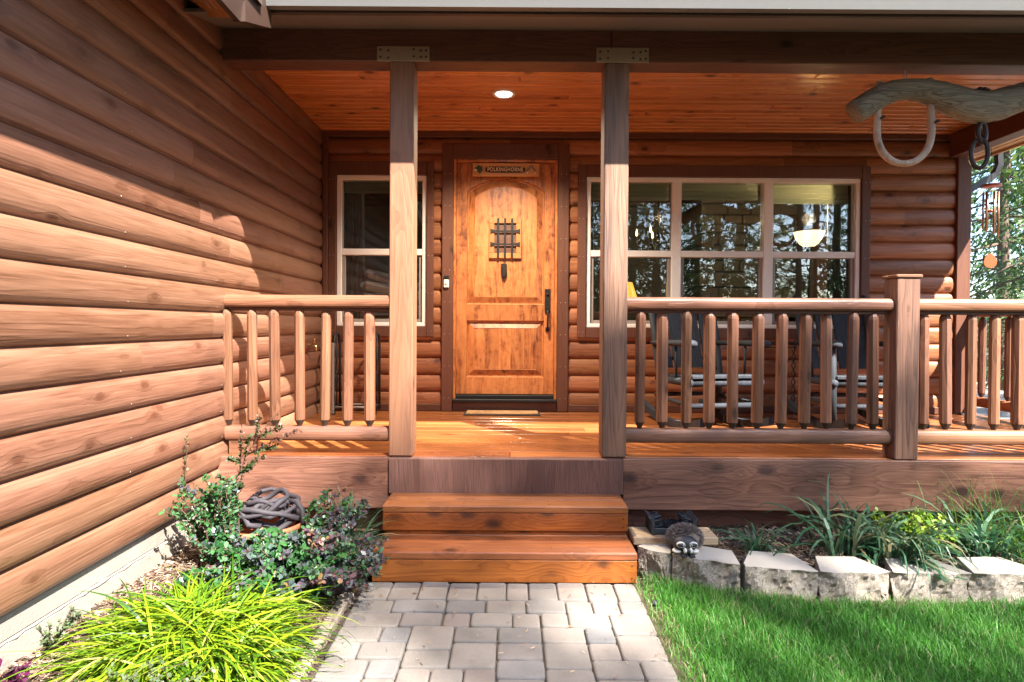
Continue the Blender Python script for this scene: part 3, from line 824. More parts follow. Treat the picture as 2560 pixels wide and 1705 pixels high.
# wing eave over the side wall: sloping soffit, fascia and roof
wsz, woz = 2.93, 2.642
ws = MB()
nb = 5
for k in range(nb):
    f0, f1 = k/nb, (k+1)/nb-.012
    def pt(f, y): return (XW+(-1.276-XW)*f, y, wsz+(woz-wsz)*f)
    e0, e1 = 3.25-.56*f0, 3.25-.56*f1
    ws.add([pt(f0,-4),pt(f1,-4),pt(f1,e1),pt(f0,e0)], [[0,1,2,3]])
ws.build('eave_soffit', M['winsoffit'], cabin)
wf = MB(); wf.prism([(-1.275,2.638),(-1.240,2.630),(-1.222,2.775),(-1.262,2.775)], -4, 2.70, 'Y'); wf.build('eave_fascia', M['browntrim'], cabin)
wr = MB(); wr.prism([(-1.20,2.776),(-1.20,2.80),(-6.0,6.45),(-6.0,6.42)], -4.2, 2.84, 'Y'); wr.prism([(-1.76,3.202),(-1.76,3.226),(-6.0,6.45),(-6.0,6.42)], 3.401, 12, 'Y')
wr.add([(x_,y_,2.778+.76*(-1.2-x_)) for x_,y_ in ((-1.20,2.83),(-1.45,3.402),(-1.80,3.402),(-1.80,2.83))],[[0,1,2,3]])
wr.prism([(-1.76,3.202),(-1.76,3.226),(-6.0,6.45),(-6.0,6.42)], 2.841, 3.400, 'Y'); wr.build('wing_roof', M['roof'], cabin)

vf_ = MB(); vf_.prism([(2.703,2.632),(2.992,2.745),(2.992,2.985),(2.703,2.80)], -1.275, -1.2195, 'X'); vf_.build('valley_flashing', M['browntrim'], cabin)  # deepened to stop sun leaking past the eave onto the side wall
# room behind the glass
rm = MB()
def quad(mb, a, b, c, d, **k): mb.add([a,b,c,d], [[0,1,2,3]], **k)
rm.box(-4.0, 3.90, 8.8, 8.9, .5, 3.2, 0); rm.box(-4.1, -4.0, YW+.1, 8.9, .5, 3.2, 0)
rm.box(3.84, 3.92, YW+.1, 6.45, .5, 3.2, 0); rm.box(3.84, 3.92, 7.7, 8.8, .5, 3.2, 0); rm.box(3.84,3.92,6.451,7.699,.5,1.0,0); rm.box(3.84,3.92,6.451,7.699,2.6,3.2,0)
rm.build('room_wall', M['room'], cabin)
rf = MB(); rf.box(-4.0, 3.90, YW+.1, 8.8, .44, .499, 0); rf.build('room_floor', M['roomwood'], cabin)
rc = MB(); rc.box(-4.0, 3.90, YW+.1, 8.8, 3.21, 3.25, 0)
for k in range(7): rc.box(-4, 3.9, YW+.5+k*.5, YW+.62+k*.5, 3.02, 3.209, .01)
rc.build('room_ceiling', M['roomwood'], cabin)
ch = MB(); zc = .5; r2 = random.Random(3)
while zc < 3.15:
    h = r2.uniform(.12,.22); xx = 2.55 + r2.uniform(-.04,0)
    while xx < 3.75:
        ww = r2.uniform(.18,.42); ch.box(xx, min(xx+ww-.012,3.83), 7.95+r2.uniform(0,.03), 8.78, zc, zc+h-.012, .012); xx += ww
    zc += h
ch.build('stone_chimney', M['stone'], cabin)

# ------------------------------------------------------------------ porch
porch = thing('front_porch', 'raised covered porch with plank deck, cedar posts, dark beam and board ceiling', 'porch', (0, 3.4, 0))
dk = MB(); y = 3.424
while y < YW-.03:
    y1 = min(y+.136, YW-.02)
    cuts = [XW+.03] + sorted(random.uniform(-1,3.8) for _ in range(1)) + [4.12]
    for a, b in zip(cuts[:-1], cuts[1:]): dk.box(a, b-.002, y, y1-.004, DK-.038, DK, .004)
    y += .140
dk.build('deck', M['deck'], porch)
rb = MB(); rb.box(XW+.005, -.699, 3.380, 3.421, .205, DK-.003, .004); rb.build('rim_board', M['rim'], porch)
rb = MB(); rb.box(-.698, .640, 3.364, 3.421, .2955, DK-.004, .003)
rb.build('rim_board', M['rim_dark'], porch)
rb = MB(); rb.box(.641, 4.12, 3.380, 3.421, .205, DK-.003, .004); rb.build('rim_board', M['rim'], porch)
for (x0,x1,z1) in ((XW+.02,-.66,.195),(.645,2.165,.19),(2.345,4.1,.19)):
    sk_ = MB(); sk_.box(x0,x1,3.50,3.54,.03,z1-.02,.004); sk_.build('skirt_board', M['skirt'], porch)
uf = MB(); uf.box(XW+.01, 4.08, 3.60, 3.64, -.02, .46, 0); uf.build('crawl_space_back', M['browntrim'], porch)
ft = MB(); ft.box(2.20, 2.33, 3.44, 3.56, .0, .455, .004); ft.build('footing_post', M['skirt'], porch)
for xx in (2.155, 2.342):
    fs_ = MB(); fs_.box(xx-.012, xx+.012, 3.425, 3.432, -.01, .30, .002)
    fs_.build('post_strap', M['steel'], porch)
def post(x0, x1, z1, mat, y0=3.40, y1=3.54):
    mb = MB(); mb.box(x0, x1, y0, y1, DK+.001, z1, .006)
    return mb.build('post', mat, porch, ((x0+x1)/2, y0, DK))
BZ0, BZ1 = 2.766, 2.968
def plate_on(p, x):
    mb = MB(); mb.box(x-.150, x+.150, 3.391, 3.3985, 2.762, 2.847, .002)
    for xx in (-.13,-.085,.06,.10,.13):
        for zz in (2.785,2.825): mb.lathe([(.002,-.004),(.006,-.003),(.007,0)], (x+xx, 3.391, zz+random.uniform(-.006,.006)), 6, axis='Y', mi=1)
    mb.build('post_plate', [M['plate'], M['browntrim']], p)
p = post(-.7075,-.570, BZ0-.001, M['post']); plate_on(p, -.63)
p = post(.5225,.6625, BZ0-.001, M['post_w']); plate_on(p, .622)
np_ = MB(); np_.box(2.205, 2.338, 3.39, 3.515, DK+.001, 1.545, .005); nw = np_.build('newel_post', M['post_w'], porch, (2.27,3.39,DK))
npc = MB(); npc.box(2.196,2.347,3.381,3.524,1.546,1.566,.005); npc.build('post_cap', M['rail'], nw)
bm = MB(); bm.box(XW+.01, .559, 3.402, 3.540, BZ0, BZ1, .005); bm.box(.561, 4.10, 3.402, 3.540, BZ0, BZ1, .005); bm.build('beam', M['beam'], porch)
bm = MB(); bm.box(3.80, 3.93, 3.541, YW-.053, 2.745, 2.945, .005); bm.build('side_beam', M['beam_y'], porch)
cl = MB(); y = 3.541
while y < YW-.03:
    y1 = min(y+.0835, YW-.02)
    cuts = [XW+.01] + sorted(random.uniform(-1.2,3.5) for _ in range(2)) + [3.95]
    for a, b in zip(cuts[:-1], cuts[1:]): cl.box(a, b-.0008, y, y1-.0012, 2.948, 2.990, .0095)
    y = y1
cl.build('ceiling', M['ceil'], porch)
cr = MB(); cr.box(XW+.044, 3.80, YW-.056, YW-.036, 2.90, 2.946, .003); cr.build('ceiling_trim', M['trim_x'], porch)
lt = MB(); LC = (-.07, 4.33, 2.948)
lt.lathe([(.058,-.004),(.066,-.011),(.082,-.009),(.085,-.001),(.085,0)], LC, 28); lo = lt.build('ceiling_light', M['white'], porch, LC)
ll = MB(); ll.lathe([(.0,-.0065),(.058,-.0055)], LC, 28); ll.build('lamp_lens', M['downlight'], lo)
sp = bpy.data.lights.new('porch_lamp','SPOT'); sp.energy = 75; sp.color=(1,.84,.62); sp.spot_size=R(140); sp.spot_blend=.8; sp.shadow_soft_size=.05
spo = bpy.data.objects.new('porch_lamp', sp); col.objects.link(spo); spo.location = (LC[0],LC[1],LC[2]-.03)
# roof edge: sloping grey soffit, brown drip and pale gutter
GY, GZ = 2.985, 2.828
se = MB(); se.prism([(GY+.02,GZ+.004),(3.401,2.947),(3.401,2.965),(GY+.02,GZ+.022)], XW+.02, 4.43, 'X'); se.build('roof_soffit', M['greytrim'], porch)
fa = MB(); fa.box(-1.30, 4.43, GY-.005, GY+.018, GZ-.012, GZ+.12, .002); fa.build('fascia', M['browntrim'], porch)
gt = MB(); gt.prism([(GY-.008,GZ+.0),(GY-.008,GZ+.16),(GY-.115,GZ+.16),(GY-.115,GZ+.135),(GY-.085,GZ+.085),(GY-.055,GZ-.003)], -1.219, 4.47, 'X'); gt.build('gutter', M['gutter'], porch)
pr = MB(); pr.prism([(GY-.10,GZ+.165),(5.6,3.80),(5.6,3.83),(GY-.10,GZ+.19)], -2.0, 4.45, 'X'); pr.build('porch_roof', M['roof'], porch)
es = MB()
for k in range(6):
    a = 3.96+.074*k; es.box(a, a+.072, 3.0, 9.0, 2.905-.006*k, 2.922-.006*k, .002)
es.build('eave_soffit', M['sunsoffit'], porch)
ef = MB(); ef.box(4.408, 4.432, 3.0, 9.0, 2.850, 2.98, .003); ef.build('eave_fascia', M['sunsoffit'], porch)
eg = MB(); eg.box(4.433, 4.47, 3.02, 9.0, 2.895, 2.99, .008); eg.build('side_gutter', M['browntrim'], porch)
dsP = MB(); pth = [(4.46,5.46,2.90),(4.47,5.46,2.76),(4.42,5.46,2.66),(4.14,5.36,2.52),(4.05,5.34,2.44),(4.045,5.34,.1)]
dsP.tube(pth, .046, 4, False, flat=(1,.75), up=(1,1,0)); dsP.build('downspout', M['black'], porch)

# railings ---------------------------------------------------------------
def rail_prof(yc, z0, z1, d):      # bull-nosed rail, ccw seen along X
    h = (z1-z0)/2; zc = (z0+z1)/2; pr_ = []
    for k in range(9):
        a = R(-90+180*k/8); pr_.append((yc + d*.5 + (-0 + math.cos(a))*h*.55 - h*.55, zc + math.sin(a)*h))
    for k in range(9):
        a = R(90+180*k/8); pr_.append((yc - d*.5 + math.cos(a)*h*.55 + h*.55, zc + math.sin(a)*h))
    return pr_
RZ = 1.428   # rail top
proto_b = None
def baluster_mesh():
    mb = MB()
    z0, z1 = .664, 1.352
    mb.lathe([(.013,z0-.006),(.014,z0+.004),(.030,z0+.036)], (0,0,0), 8, False, R(22.5), mi=1)
    mb.lathe([(.030,z0+.0362),(.0305,z0+.05),(.0305,z1-.045),(.028,z1-.030),(.021,z1-.010),(.012,z1),(.010,z1+.03)], (0,0,0), 8, False, R(22.5))
    o = mb.build('baluster', [M['balu'], M['signdark']]); o.location = (0,0,0)
    return o
def railing(x0, x1, bal, label, yc=3.465, end=None):
    t = thing('porch_railing', label, 'railing', (x0, yc, DK), 'cedar railings round the porch')
    tp = MB(); tp.prism(rail_prof(yc, RZ-.072, RZ, .115), x0, x1, 'X'); tp.build('top_rail', M['rail'], t)
    sb_ = MB(); sb_.box(x0+.02, x1-.004, yc-.022, yc+.022, RZ-.091, RZ-.0725, .003); sb_.build('under_rail', M['trim_x'], t)
    bt = MB(); bt.prism(rail_prof(yc, .580, .663, .10), x0, x1, 'X'); bt.build('bottom_rail', M['rail'], t)
    global proto_b
    for i, bx in enumerate(bal):
        if proto_b is None: proto_b = baluster_mesh(); b = proto_b
        else: b = proto_b.copy(); col.objects.link(b)
        b.parent = t
        b.location = (bx-x0, 0, -DK); b.rotation_euler = (R(random.uniform(-.6,.6)), R(random.uniform(-.8,.8)), R(45*random.randint(0,7)+random.uniform(-9,9))); q_=random.uniform(.93,1.08); b.scale=(q_,q_,1)
    return t
px = lambda v: (v-1180)/393.0
rl = railing(XW+.03, -.7085, [px(v) for v in (530,585,639,693,747,800,855)], 'sunlit cedar railing between the log side wall and the left porch post')
bl = MB(); bl.prism([(3.43,DK+.002),(3.50,DK+.002),(3.50,.579),(3.43,.579)], XW+.05, XW+.19, 'X'); bl.build('support_block', M['rail'], rl)
railing(.6635, 2.204, [px(v) for v in (1474,1528,1582,1636,1690,1744,1799,1852,1907,1961,2015)], 'shaded cedar railing with eleven balusters in front of the rocking chairs')
railing(2.339, 4.06, [px(2131)+.1375*k for k in range(12)], 'cedar railing running past the capped newel post to the porch corner')
t = thing('porch_railing', 'sunlit side railing at the far end of the porch beside the downspout', 'railing', (4.06,4.4,DK), 'cedar railings round the porch')
tp = MB(); tp.prism([(4.06+a-3.465,b) for a,b in rail_prof(3.465, RZ-.072, RZ, .115)], 3.53, YW-.06, 'Y'); tp.build('top_rail', M['rail_y'], t)
tp = MB(); tp.prism([(4.06+a-3.465,b) for a,b in rail_prof(3.465, .580,.663,.10)], 3.53, YW-.06, 'Y'); tp.build('bottom_rail', M['rail_y'], t)
for k in range(12):
    b = proto_b.copy(); col.objects.link(b); b.parent = t; b.location = (0, 3.60+.137*k-4.4, -DK); b.rotation_euler = (0,0,R(45*k+random.uniform(-5,5)))
t = thing('corner_post', 'square cedar post carrying the beam at the far porch corner', 'post', (4.06,3.465,DK))
mb = MB(); mb.box(3.99, 4.12, 3.40, 3.529, DK+.001, 2.744, .005); mb.build('post_shaft', M['post_w'], t)

# steps -----------------------------------------------------------------
st = thing('porch_steps', 'two orange stained knotty cedar steps leading up to the porch', 'steps', (0, 3.1, 0))
SX0, SX1 = -.680, .620
def step(yfr, ybk, z0, z1):
    a = MB(); n = 2; dd = (ybk-yfr)/n
    for k in range(n): a.box(SX0, SX1, yfr+dd*k, yfr+dd*(k+1)-.006, z1-.038, z1, .006)
    for xx in (SX0+.03, -.25, .2, SX1-.03):
        for k in range(n):
            for q in (.3,.75): a.lathe([(.0045,.0),(.0045,.0008),(.001,.0009)], (xx+random.uniform(-.006,.006), yfr+dd*(k+q), z1-.0004), 6, mi=1)
    a.build('tread', [M['tread_w'], M['signdark']], st)
    b = MB(); b.box(SX0+.001, SX1-.001, yfr+.003, yfr+.040, z0, z1-.0385, .004)
    for xx in (SX0+.03, SX1-.03):
        for zz in (z0+.025, z1-.065): b.lathe([(.001,.0),(.0045,.0006),(.0045,.003)], (xx+random.uniform(-.006,.006), yfr+.002, zz), 6, axis='Y', mi=1)
    b.build('riser', [M['step'], M['signdark']], st)
    for x in (SX0+.002, SX1-.040):
        c = MB(); c.box(x, x+.038, yfr+.0405, ybk-.004, z0, z1-.0385, .003)
        c.build('stringer', M['step'], st)
step(3.110, 3.3635, .172, .305)
step(2.875, 3.3635, .0, .150)
k = MB(); k.box(SX0+.01, SX1-.01, 3.125, 3.16, .151, .171, .002); k.build('cleat', M['step'], st)

# ------------------------------------------------------------------ furniture and ornaments on the porch
def rocking_chair(loc, rz, label):
    t = thing('rocking_chair', label, 'rocking chair', loc, 'black rocking chairs by the window')
    t.rotation_euler = (0,0,rz)
    def part(mb, name, mat=M['chair']):
        o = mb.build(name, mat); o.parent = t; return o
    # local: faces -Y, origin on the deck below the seat
    for s in (-1,1):
        mb = MB(); pts=[]
        for k in range(13):
            y = -.46+.98*k/12; z = .028+.30*(y-.02)**2*1.05
            pts.append((s*.26,y,z))
        n=len(pts); prof=[(p[1],p[2]-.026) for p in pts]+[(p[1],p[2]+.030) for p in pts[::-1]]
        mb.prism(prof, s*.26-.02, s*.26+.02, 'X')
        part(mb,'rocker')
        mb=MB(); mb.tube([(s*.27,-.27,.07),(s*.275,-.27,.35),(s*.28,-.27,.62)], [.026,.028,.026], 10); part(mb,'front_leg')
        mb=MB(); mb.tube([(s*.255,.24,.07),(s*.26,.22,.36),(s*.27,.30,.70),(s*.27,.42,1.02)], [.026,.028,.026,.022], 10); part(mb,'back_post')
        mb=MB(); mb.tube([(s*.285,-.36,.628),(s*.285,-.34,.640),(s*.285,.0,.635),(s*.275,.29,.628)], [.028,.036,.032,.028], 10, flat=(.7,1.3)); part(mb,'armrest')
        for yy in (-.10,.06):
            mb=MB(); mb.tube([(s*.278,yy,.38),(s*.282,yy,.62)], .011, 6); part(mb,'arm_spindle')
        mb=MB(); mb.tube([(s*.27,-.27,.20),(s*.258,.23,.20)], .016, 8); part(mb,'side_stretcher')
        mb=MB(); mb.tube([(s*.278,-.31,.36),(s*.262,.25,.345)], [.028,.026], 10); part(mb,'seat_rail')
    for (y,z,r) in ((-.27,.355,.028),(-.27,.19,.020),(.23,.22,.017)):
        mb=MB(); mb.tube([(-.29,y,z),(.29,y,z)], r, 10); part(mb,'stretcher')
    mb=MB()
    for k in range(5): mb.box(-.262,.262,-.31+.108*k,-.31+.108*k+.098,.385-.008*k,.413-.008*k,.006)
    part(mb,'seat')
    for k in range(4):
        xa=-.195+.130*k; mb=MB(); rot=Matrix.Rotation(R(-17),3,'X')
        vs=[]; sp_=1.0+.10
        for (z,yy) in ((.43,.235),(.98,.412)):
            wdt=.055 if z<.5 else .060; xc=xa*(1 if z<.5 else sp_)
            for (dx,dy) in ((-wdt,-.01),(wdt,-.01),(wdt,.01),(-wdt,.01)): vs.append((xc+dx,yy+dy,z+(.0 if z<.5 else -.03*abs(k-1.5))))
        mb.add(vs,[[0,3,2,1],[4,5,6,7],[0,1,5,4],[1,2,6,5],[2,3,7,6],[3,0,4,7]]); part(mb,'back_slat')
    mb=MB(); mb.tube([(-.275,.30,.50),(.275,.30,.50)], .015, 8); part(mb,'lower_back_rail')
    mb=MB(); mb.tube([(-.275,.41,.93),(.275,.41,.93)], .017, 8); part(mb,'upper_back_rail')
    return t
rocking_chair((1.47,4.52,DK), R(11), 'black wooden rocking chair in front of the middle window pane, the one nearer the door')
rocking_chair((2.60,4.50,DK), R(-4), 'black wooden rocking chair by the capped newel post with sunlit seat edge')
# iron log rack
t = thing('log_rack', 'black iron rack with arched scrolled ends leaning by the wall under the left window', 'rack', (-1.33,5.0,DK))
for xx in (-1.50,-1.155):
    mb=MB(); pts=[(xx,5.16,DK+.02),(xx,5.16,1.08)]+[(xx,5.07+.09*math.cos(R(a)),1.08+.10*math.sin(R(a))) for a in range(15,180,15)]+[(xx,4.98,1.08),(xx,4.98,DK+.02)]
    mb.tube(pts, .011, 8)
    mb.tube([(xx,5.07,DK+.06),(xx,5.07,1.17)], .006, 6)
    for zc in (.78,1.0):
        for s in (-1,1): mb.tube([(xx,5.07+s*.03*math.sin(math.pi*k/8),zc-.09+.18*k/8) for k in range(9)], .005, 6)
    mb.tube([(xx,4.98,.56),(xx,5.16,.56)], .008, 6); mb.tube([(xx,4.98,.84),(xx,5.16,.84)], .006, 6)
    mb.lathe([(.018,DK+.001),(.020,DK+.015),(.010,DK+.03)], (xx,4.98,0), 8)
    mb.build('end_frame', M['black'], t)
mb=MB(); mb.box(-1.515,-1.492,4.962,4.970,DK+.003,1.10,.002); mb.build('flat_bar', M['screenf'], t)
for yy in (4.98,5.16):
    mb=MB(); mb.tube([(-1.50,yy,.56),(-1.155,yy,.56)], .009, 6); mb.build('bottom_rail', M['screenf'], t)
# wall hook with twisted iron
t = thing('iron_hanger', 'black iron wall bracket with long twisted rods hanging between the rocking chairs', 'hanger', (2.43,5.15,1.1))
mb=MB(); mb.tube([(2.20,5.175,1.11),(2.30,5.12,1.13),(2.46,5.10,1.11)], .007, 6); mb.tube([(2.20,5.175,1.08),(2.46,5.11,1.085)], .005, 6); mb.tube([(2.44,5.10,1.16),(2.44,5.10,1.06)], .008,6); mb.build('bracket', M['black'], t)
for s in (0,math.pi):
    mb=MB(); mb.tube([(2.43+.014*math.cos(k*.8+s)*(1 if k<26 else .3),5.10+.014*math.sin(k*.8+s),1.06-.018*k) for k in range(31)], .005, 6); mb.build('twisted_rod', M['black'], t)
# door mat
t = thing('door_mat', 'tan coir doormat with dark rubber border lying before the door', 'doormat', (-.08,5.08,DK))
mb=MB(); mb.box(-.405,.245,4.955,5.165,DK+.001,DK+.010,.004); mb.build('rubber_border', M['rubber'], t)
mb=MB(); mb.box(-.385,.225,4.972,5.150,DK+.0105,DK+.018,.003); mb.build('coir_pile', M['coir'], t)

# name sign on the door -------------------------------------------------
SY = YW-.012
t = thing('name_sign', 'small carved wooden name sign hung at the top of the front door', 'sign', (-.06,SY,2.62))
mb=MB(); mb.box(-.354,.230,SY-.018,SY,2.565,2.680,.003); mb.build('board', M['signwood'], t)
mb=MB()
cx_, cz_, hw, hh = -.068, 2.6225, .176, .0265
oval=[(cx_+hw*math.copysign(abs(math.cos(R(a)))**.25,math.cos(R(a))), cz_+hh*math.copysign(abs(math.sin(R(a)))**.6,math.sin(R(a)))) for a in range(0,360,10)]
mb.prism(oval, SY-.021, SY-.017, 'Y'); mb.build('burnt_panel', M['signdark'], t)
cu = bpy.data.curves.new('letters','FONT'); cu.body = 'POLKINGHORNE'; cu.align_x='CENTER'; cu.align_y='CENTER'; cu.size=.0475; cu.extrude=.0015; cu.offset=.0011; cu.space_character=1.10
to_ = bpy.data.objects.new('letters', cu); col.objects.link(to_)
dg = bpy.context.evaluated_depsgraph_get(); me = bpy.data.meshes.new_from_object(to_.evaluated_get(dg)); bpy.data.objects.remove(to_)
me.materials.clear(); me.materials.append(M['tan'])
lo = link('lettering', me, t, (cx_, SY-.0225, cz_)); lo.rotation_euler=(R(90),0,0); lo.scale=(.80,1,1)
mb=MB(); fx, fz = -.305, 2.622
mb.prism([(fx+a,fz+b) for a,b in [(-.036,.0),(-.028,.016),(-.012,.022),(-.002,.040),(.018,.028),(.034,.024),(.040,.006),(.036,-.012),(.024,-.024),(.016,-.042),(.006,-.024),(-.008,-.018),(-.016,-.006),(-.030,-.010)]], SY-.025, SY-.017, 'Y')
mb.build('fish_emblem', M['fish'], t)
mb=MB(); mb.prism([(fx+a,fz+b) for a,b in [(-.040,-.004),(-.026,.006),(-.008,-.004),(-.012,-.014),(-.024,-.012)]], SY-.028, SY-.018, 'Y'); mb.build('fish_belly', M['tan'], t)
for s in (-1,1):
    mb=MB(); ex, ez = .160, 2.622
    q=[(.000,.036),(.012,.038),(.026,.014),(.040,.004),(.044,-.016),(.036,-.020),(.024,-.006),(.010,.004),(.004,.020)]
    if s>0: q=q[::1]
    mb.prism([(ex+s*a,ez+b) for a,b in (q if s>0 else q[::-1])], SY-.025, SY-.017,'Y'); mb.build('emblem', M['grey'], t)
    mb=MB(); mb.box(ex+s*.034-.005,ex+s*.034+.005,SY-.026,SY-.018,ez-.036,ez-.018,.002); mb.build('emblem_tip', M['cream'], t)
mb=MB()
for xx in (-.23,.08): mb.lathe([(.004,2.681),(.004,2.694)], (xx,SY-.01,0), 6)
mb.build('hanger', M['steel'], t)

# ox yoke ----------------------------------------------------------------
YY = 3.47
t = thing('ox_yoke', 'weathered grey wooden ox yoke with bent bows and iron rings hanging from the beam', 'yoke', (2.72,YY,2.5))
s_ = 388.0
def yk(x, z): return ((x-1180)/s_, YY, EYE+(748-z)/s_)
half = [(1952,262,37),(1984,241,37),(2008,226,36),(2040,212,34),(2075,208,33),(2110,212,37),(2145,222,43),(2180,234,47),(2210,244,49),(2240,248,50)]
full = half + [(4480-x, z, r) for (x,z,r) in half[::-1][1:]]
# finer, smooth the centre line
pts=[]; rad=[]
for (x,z,r),(x2,z2,r2) in zip(full[:-1],full[1:]):
    for k in range(3):
        f=k/3; pts.append(yk(x+(x2-x)*f, z+(z2-z)*f+random.uniform(-.6,.6))); rad.append((r+(r2-r)*f)/s_*.72*random.uniform(.985,1.015))
pts.append(yk(*full[-1][:2])); rad.append(full[-1][2]/s_*.72)
mb=MB(); mb.tube(pts, rad, 14, True, flat=(1,.8), up=(0,0,1)); mb.build('yoke_beam', M['yoke'], t)
for xc in (2066, 4480-2066):
    mb=MB(); bp_=[]
    for k in range(25):
        a=math.pi*k/24; bx=xc-62*math.cos(a)*(1 if True else 1); bz=300+76*math.sin(a)**.9
        bp_.append(yk(bx,bz))
    bp_=[yk(xc-60,225),yk(xc-61,262)]+bp_+[yk(xc+60,262),yk(xc+58,205)]
    mb.tube(bp_, [.0195]*len(bp_), 10); mb.build('bow', M['bow'], t)
    for dx, top in ((-60,192),(54,184)):
        mb=MB(); mb.tube([yk(xc+dx,232),yk(xc+dx+2,top)], [.022,.020], 6, False); mb.build('bow_end', M['yoke'], t)
    for dx,dz in ((-57,276),(66,284)):
        mb=MB(); mb.tube([(yk(xc+dx,dz)[0],YY-.045,yk(xc+dx,dz)[2]),(yk(xc+dx,dz)[0],YY+.05,yk(xc+dx,dz)[2])], .008, 8); mb.build('bow_pin', M['bronze'], t)
def ring(mb, c, rx, rz, r, rot=0, n=20):
    pts=[(c[0]+rx*math.cos(2*math.pi*k/n)*math.cos(rot), c[1]+rx*math.cos(2*math.pi*k/n)*math.sin(rot), c[2]+rz*math.sin(2*math.pi*k/n)) for k in range(n+1)]
    mb.tube(pts, r, 8, cap=False)
mb=MB(); ring(mb, yk(2242,305), .030, .058, .013, .3); mb.build('staple', M['bronze'], t)
mb=MB(); ring(mb, yk(2237,352), .043, .085, .013, -.25); mb.build('iron_ring', M['bronze'], t)
mb=MB()
for dx in (-14,-4,6,13): mb.ball(yk(2240+dx,205+abs(dx)*.4), (.016,.016,.013), 8, 6)
mb.build('bolt_head', M['bronze'], t)
for hx in (2066, 4480-2066):
    mb=MB(); hp=yk(hx,172); ring(mb,(hp[0],hp[1],hp[2]-.02),.010,.018,.003); mb.tube([(hp[0],YY,2.771),(hp[0],YY,hp[2])], .0028, 6); ring(mb,(hp[0],hp[1],hp[2]-.05),.012,.018,.003,1.3); mb.build('hook', M['steel'], t)

# wind chime --------------------------------------------------------------
wc = (4.02,4.98); 
t = thing('wind_chime', 'wind chime with red wooden disc, bronze tubes and orange sail hanging at the porch end', 'wind chime', (4.12,5.15,2.5))
cx2, cy2 = 4.19, 5.20
def zz_(v): return EYE + (748-v)/1360*cy2
mb=MB(); mb.lathe([(.055,0),(.075,.004),(.075,.022),(.060,.026)], (cx2-.0,cy2,zz_(425)), 20); mb.build('top_disc', M['redwood'], t)
for k in range(6):
    a=2*math.pi*k/6+.3; mb=MB(); mb.tube([(cx2+.052*math.cos(a),cy2+.052*math.sin(a),zz_(437)),(cx2+.052*math.cos(a),cy2+.052*math.sin(a),zz_(505+7*k))], .0085, 8); mb.build('tube', M['copper'], t)
mb=MB(); mb.lathe([(.03,0),(.034,.004),(.034,.012),(.03,.016)], (cx2,cy2,zz_(482)), 16); mb.build('clapper', M['redwood'], t)
mb=MB(); mb.tube([(cx2,cy2,2.90),(cx2,cy2,zz_(575))], .0018, 5); mb.build('cord', M['black'], t)
mb=MB(); sz=zz_(593); mb.prism([(cx2+.056*math.sin(R(a))*(1-.22*math.cos(R(a))), sz+.062*math.cos(R(a))) for a in range(360,0,-18)][::-1], cy2-.006, cy2+.006, 'Y'); mb.build('sail', M['orange'], t)

# ------------------------------------------------------------------ seen through the windows
def curtain(x0, x1, z0, z1, y, mat, label):
    mb=MB(); n=40; front=[]
    for k in range(n+1):
        x=x0+(x1-x0)*k/n; front.append((x, y+.022*math.sin(k*1.15)+.008*math.sin(k*2.7)))
    vs=[]; fs=[]
    for zi,z in enumerate((z1,(z0+z1)/2,z0)):
        for k,(x,yy) in enumerate(front): vs.append((x+(.12*(x1-x0)*(k/n))*zi*.5, yy, z))
    for zi in range(2):
        for k in range(n): fs.append([zi*(n+1)+k,zi*(n+1)+k+1,(zi+1)*(n+1)+k+1,(zi+1)*(n+1)+k])
    mb.add(vs,fs,True); o=mb.build('curtain', mat, None, (x0,y,z0)); return tag(o,label,'curtain','curtains inside the windows')
curtain(-1.54,-1.36,.9,2.55,5.40,M['curtain'],'pale grey green curtain at the left side of the small window')
curtain(2.88,3.16,.9,2.55,5.42,M['curtain_d'],'brown curtain at the right end of the wide window')
curtain(.60,.74,.9,2.55,5.42,M['curtain'],'narrow olive curtain at the left end of the wide window')
def shade(x0,x1,z0,z1,label):
    mb=MB(); n=4
    for k in range(n):
        a=z0+(z1-z0)*k/n; mb.box(x0,x1,5.335+.004*k,5.36,a,a+(z1-z0)/n-.002,.008)
    o=mb.build('roman_shade',M['shade'],None,(x0,5.34,z0)); tag(o,label,'shade','raised roman shades inside the windows')
shade(-1.515,-.78,2.44,2.56,'raised cloth shade at the top of the small window beside the door')
shade(.68,1.40,2.39,2.56,'raised grey cloth shade in the left third of the wide window')
shade(1.475,2.205,2.40,2.56,'raised grey green cloth shade in the middle third of the wide window')
shade(2.285,3.02,2.37,2.56,'raised olive cloth shade in the right third of the wide window')
t=thing('floor_lamp','lit torchiere floor lamp with cream glass bowl behind the wide window','lamp',(2.90,5.80,DK))
mb=MB(); mb.lathe([(.045,2.045),(.085,2.075),(.12,2.125),(.142,2.19),(.138,2.19),(.11,2.13),(.04,2.06)],(2.90,5.80,0),24); mb.build('lamp_bowl',M['bowl'],t)
mb=MB(); mb.lathe([(.13,DK),(.13,DK+.02),(.02,DK+.05),(.012,DK+.1),(.012,1.96),(.03,2.0),(.05,2.044)],(2.90,5.80,0),16); mb.build('lamp_pole',M['bronze'],t)
t=thing('table_lamp','small table lamp with amber pleated shade behind the wide window','lamp',(1.13,6.0,1.2))
mb=MB(); mb.lathe([(.150,1.50),(.085,1.70)],(1.13,6.0,0),24,False); mb.build('lamp_shade',M['lampshade'],t)
mb=MB(); mb.lathe([(.07,1.16),(.05,1.20),(.06,1.30),(.02,1.42),(.015,1.52)],(1.13,6.0,0),16); mb.build('lamp_base',M['bronze'],t)
t=thing('side_table','dark wooden side table under the amber lamp inside the window','table',(1.2,6.0,DK))
mb=MB(); mb.box(.8,1.6,5.75,6.25,1.12,1.158,.006); mb.build('table_top',M['roomwood'],t)
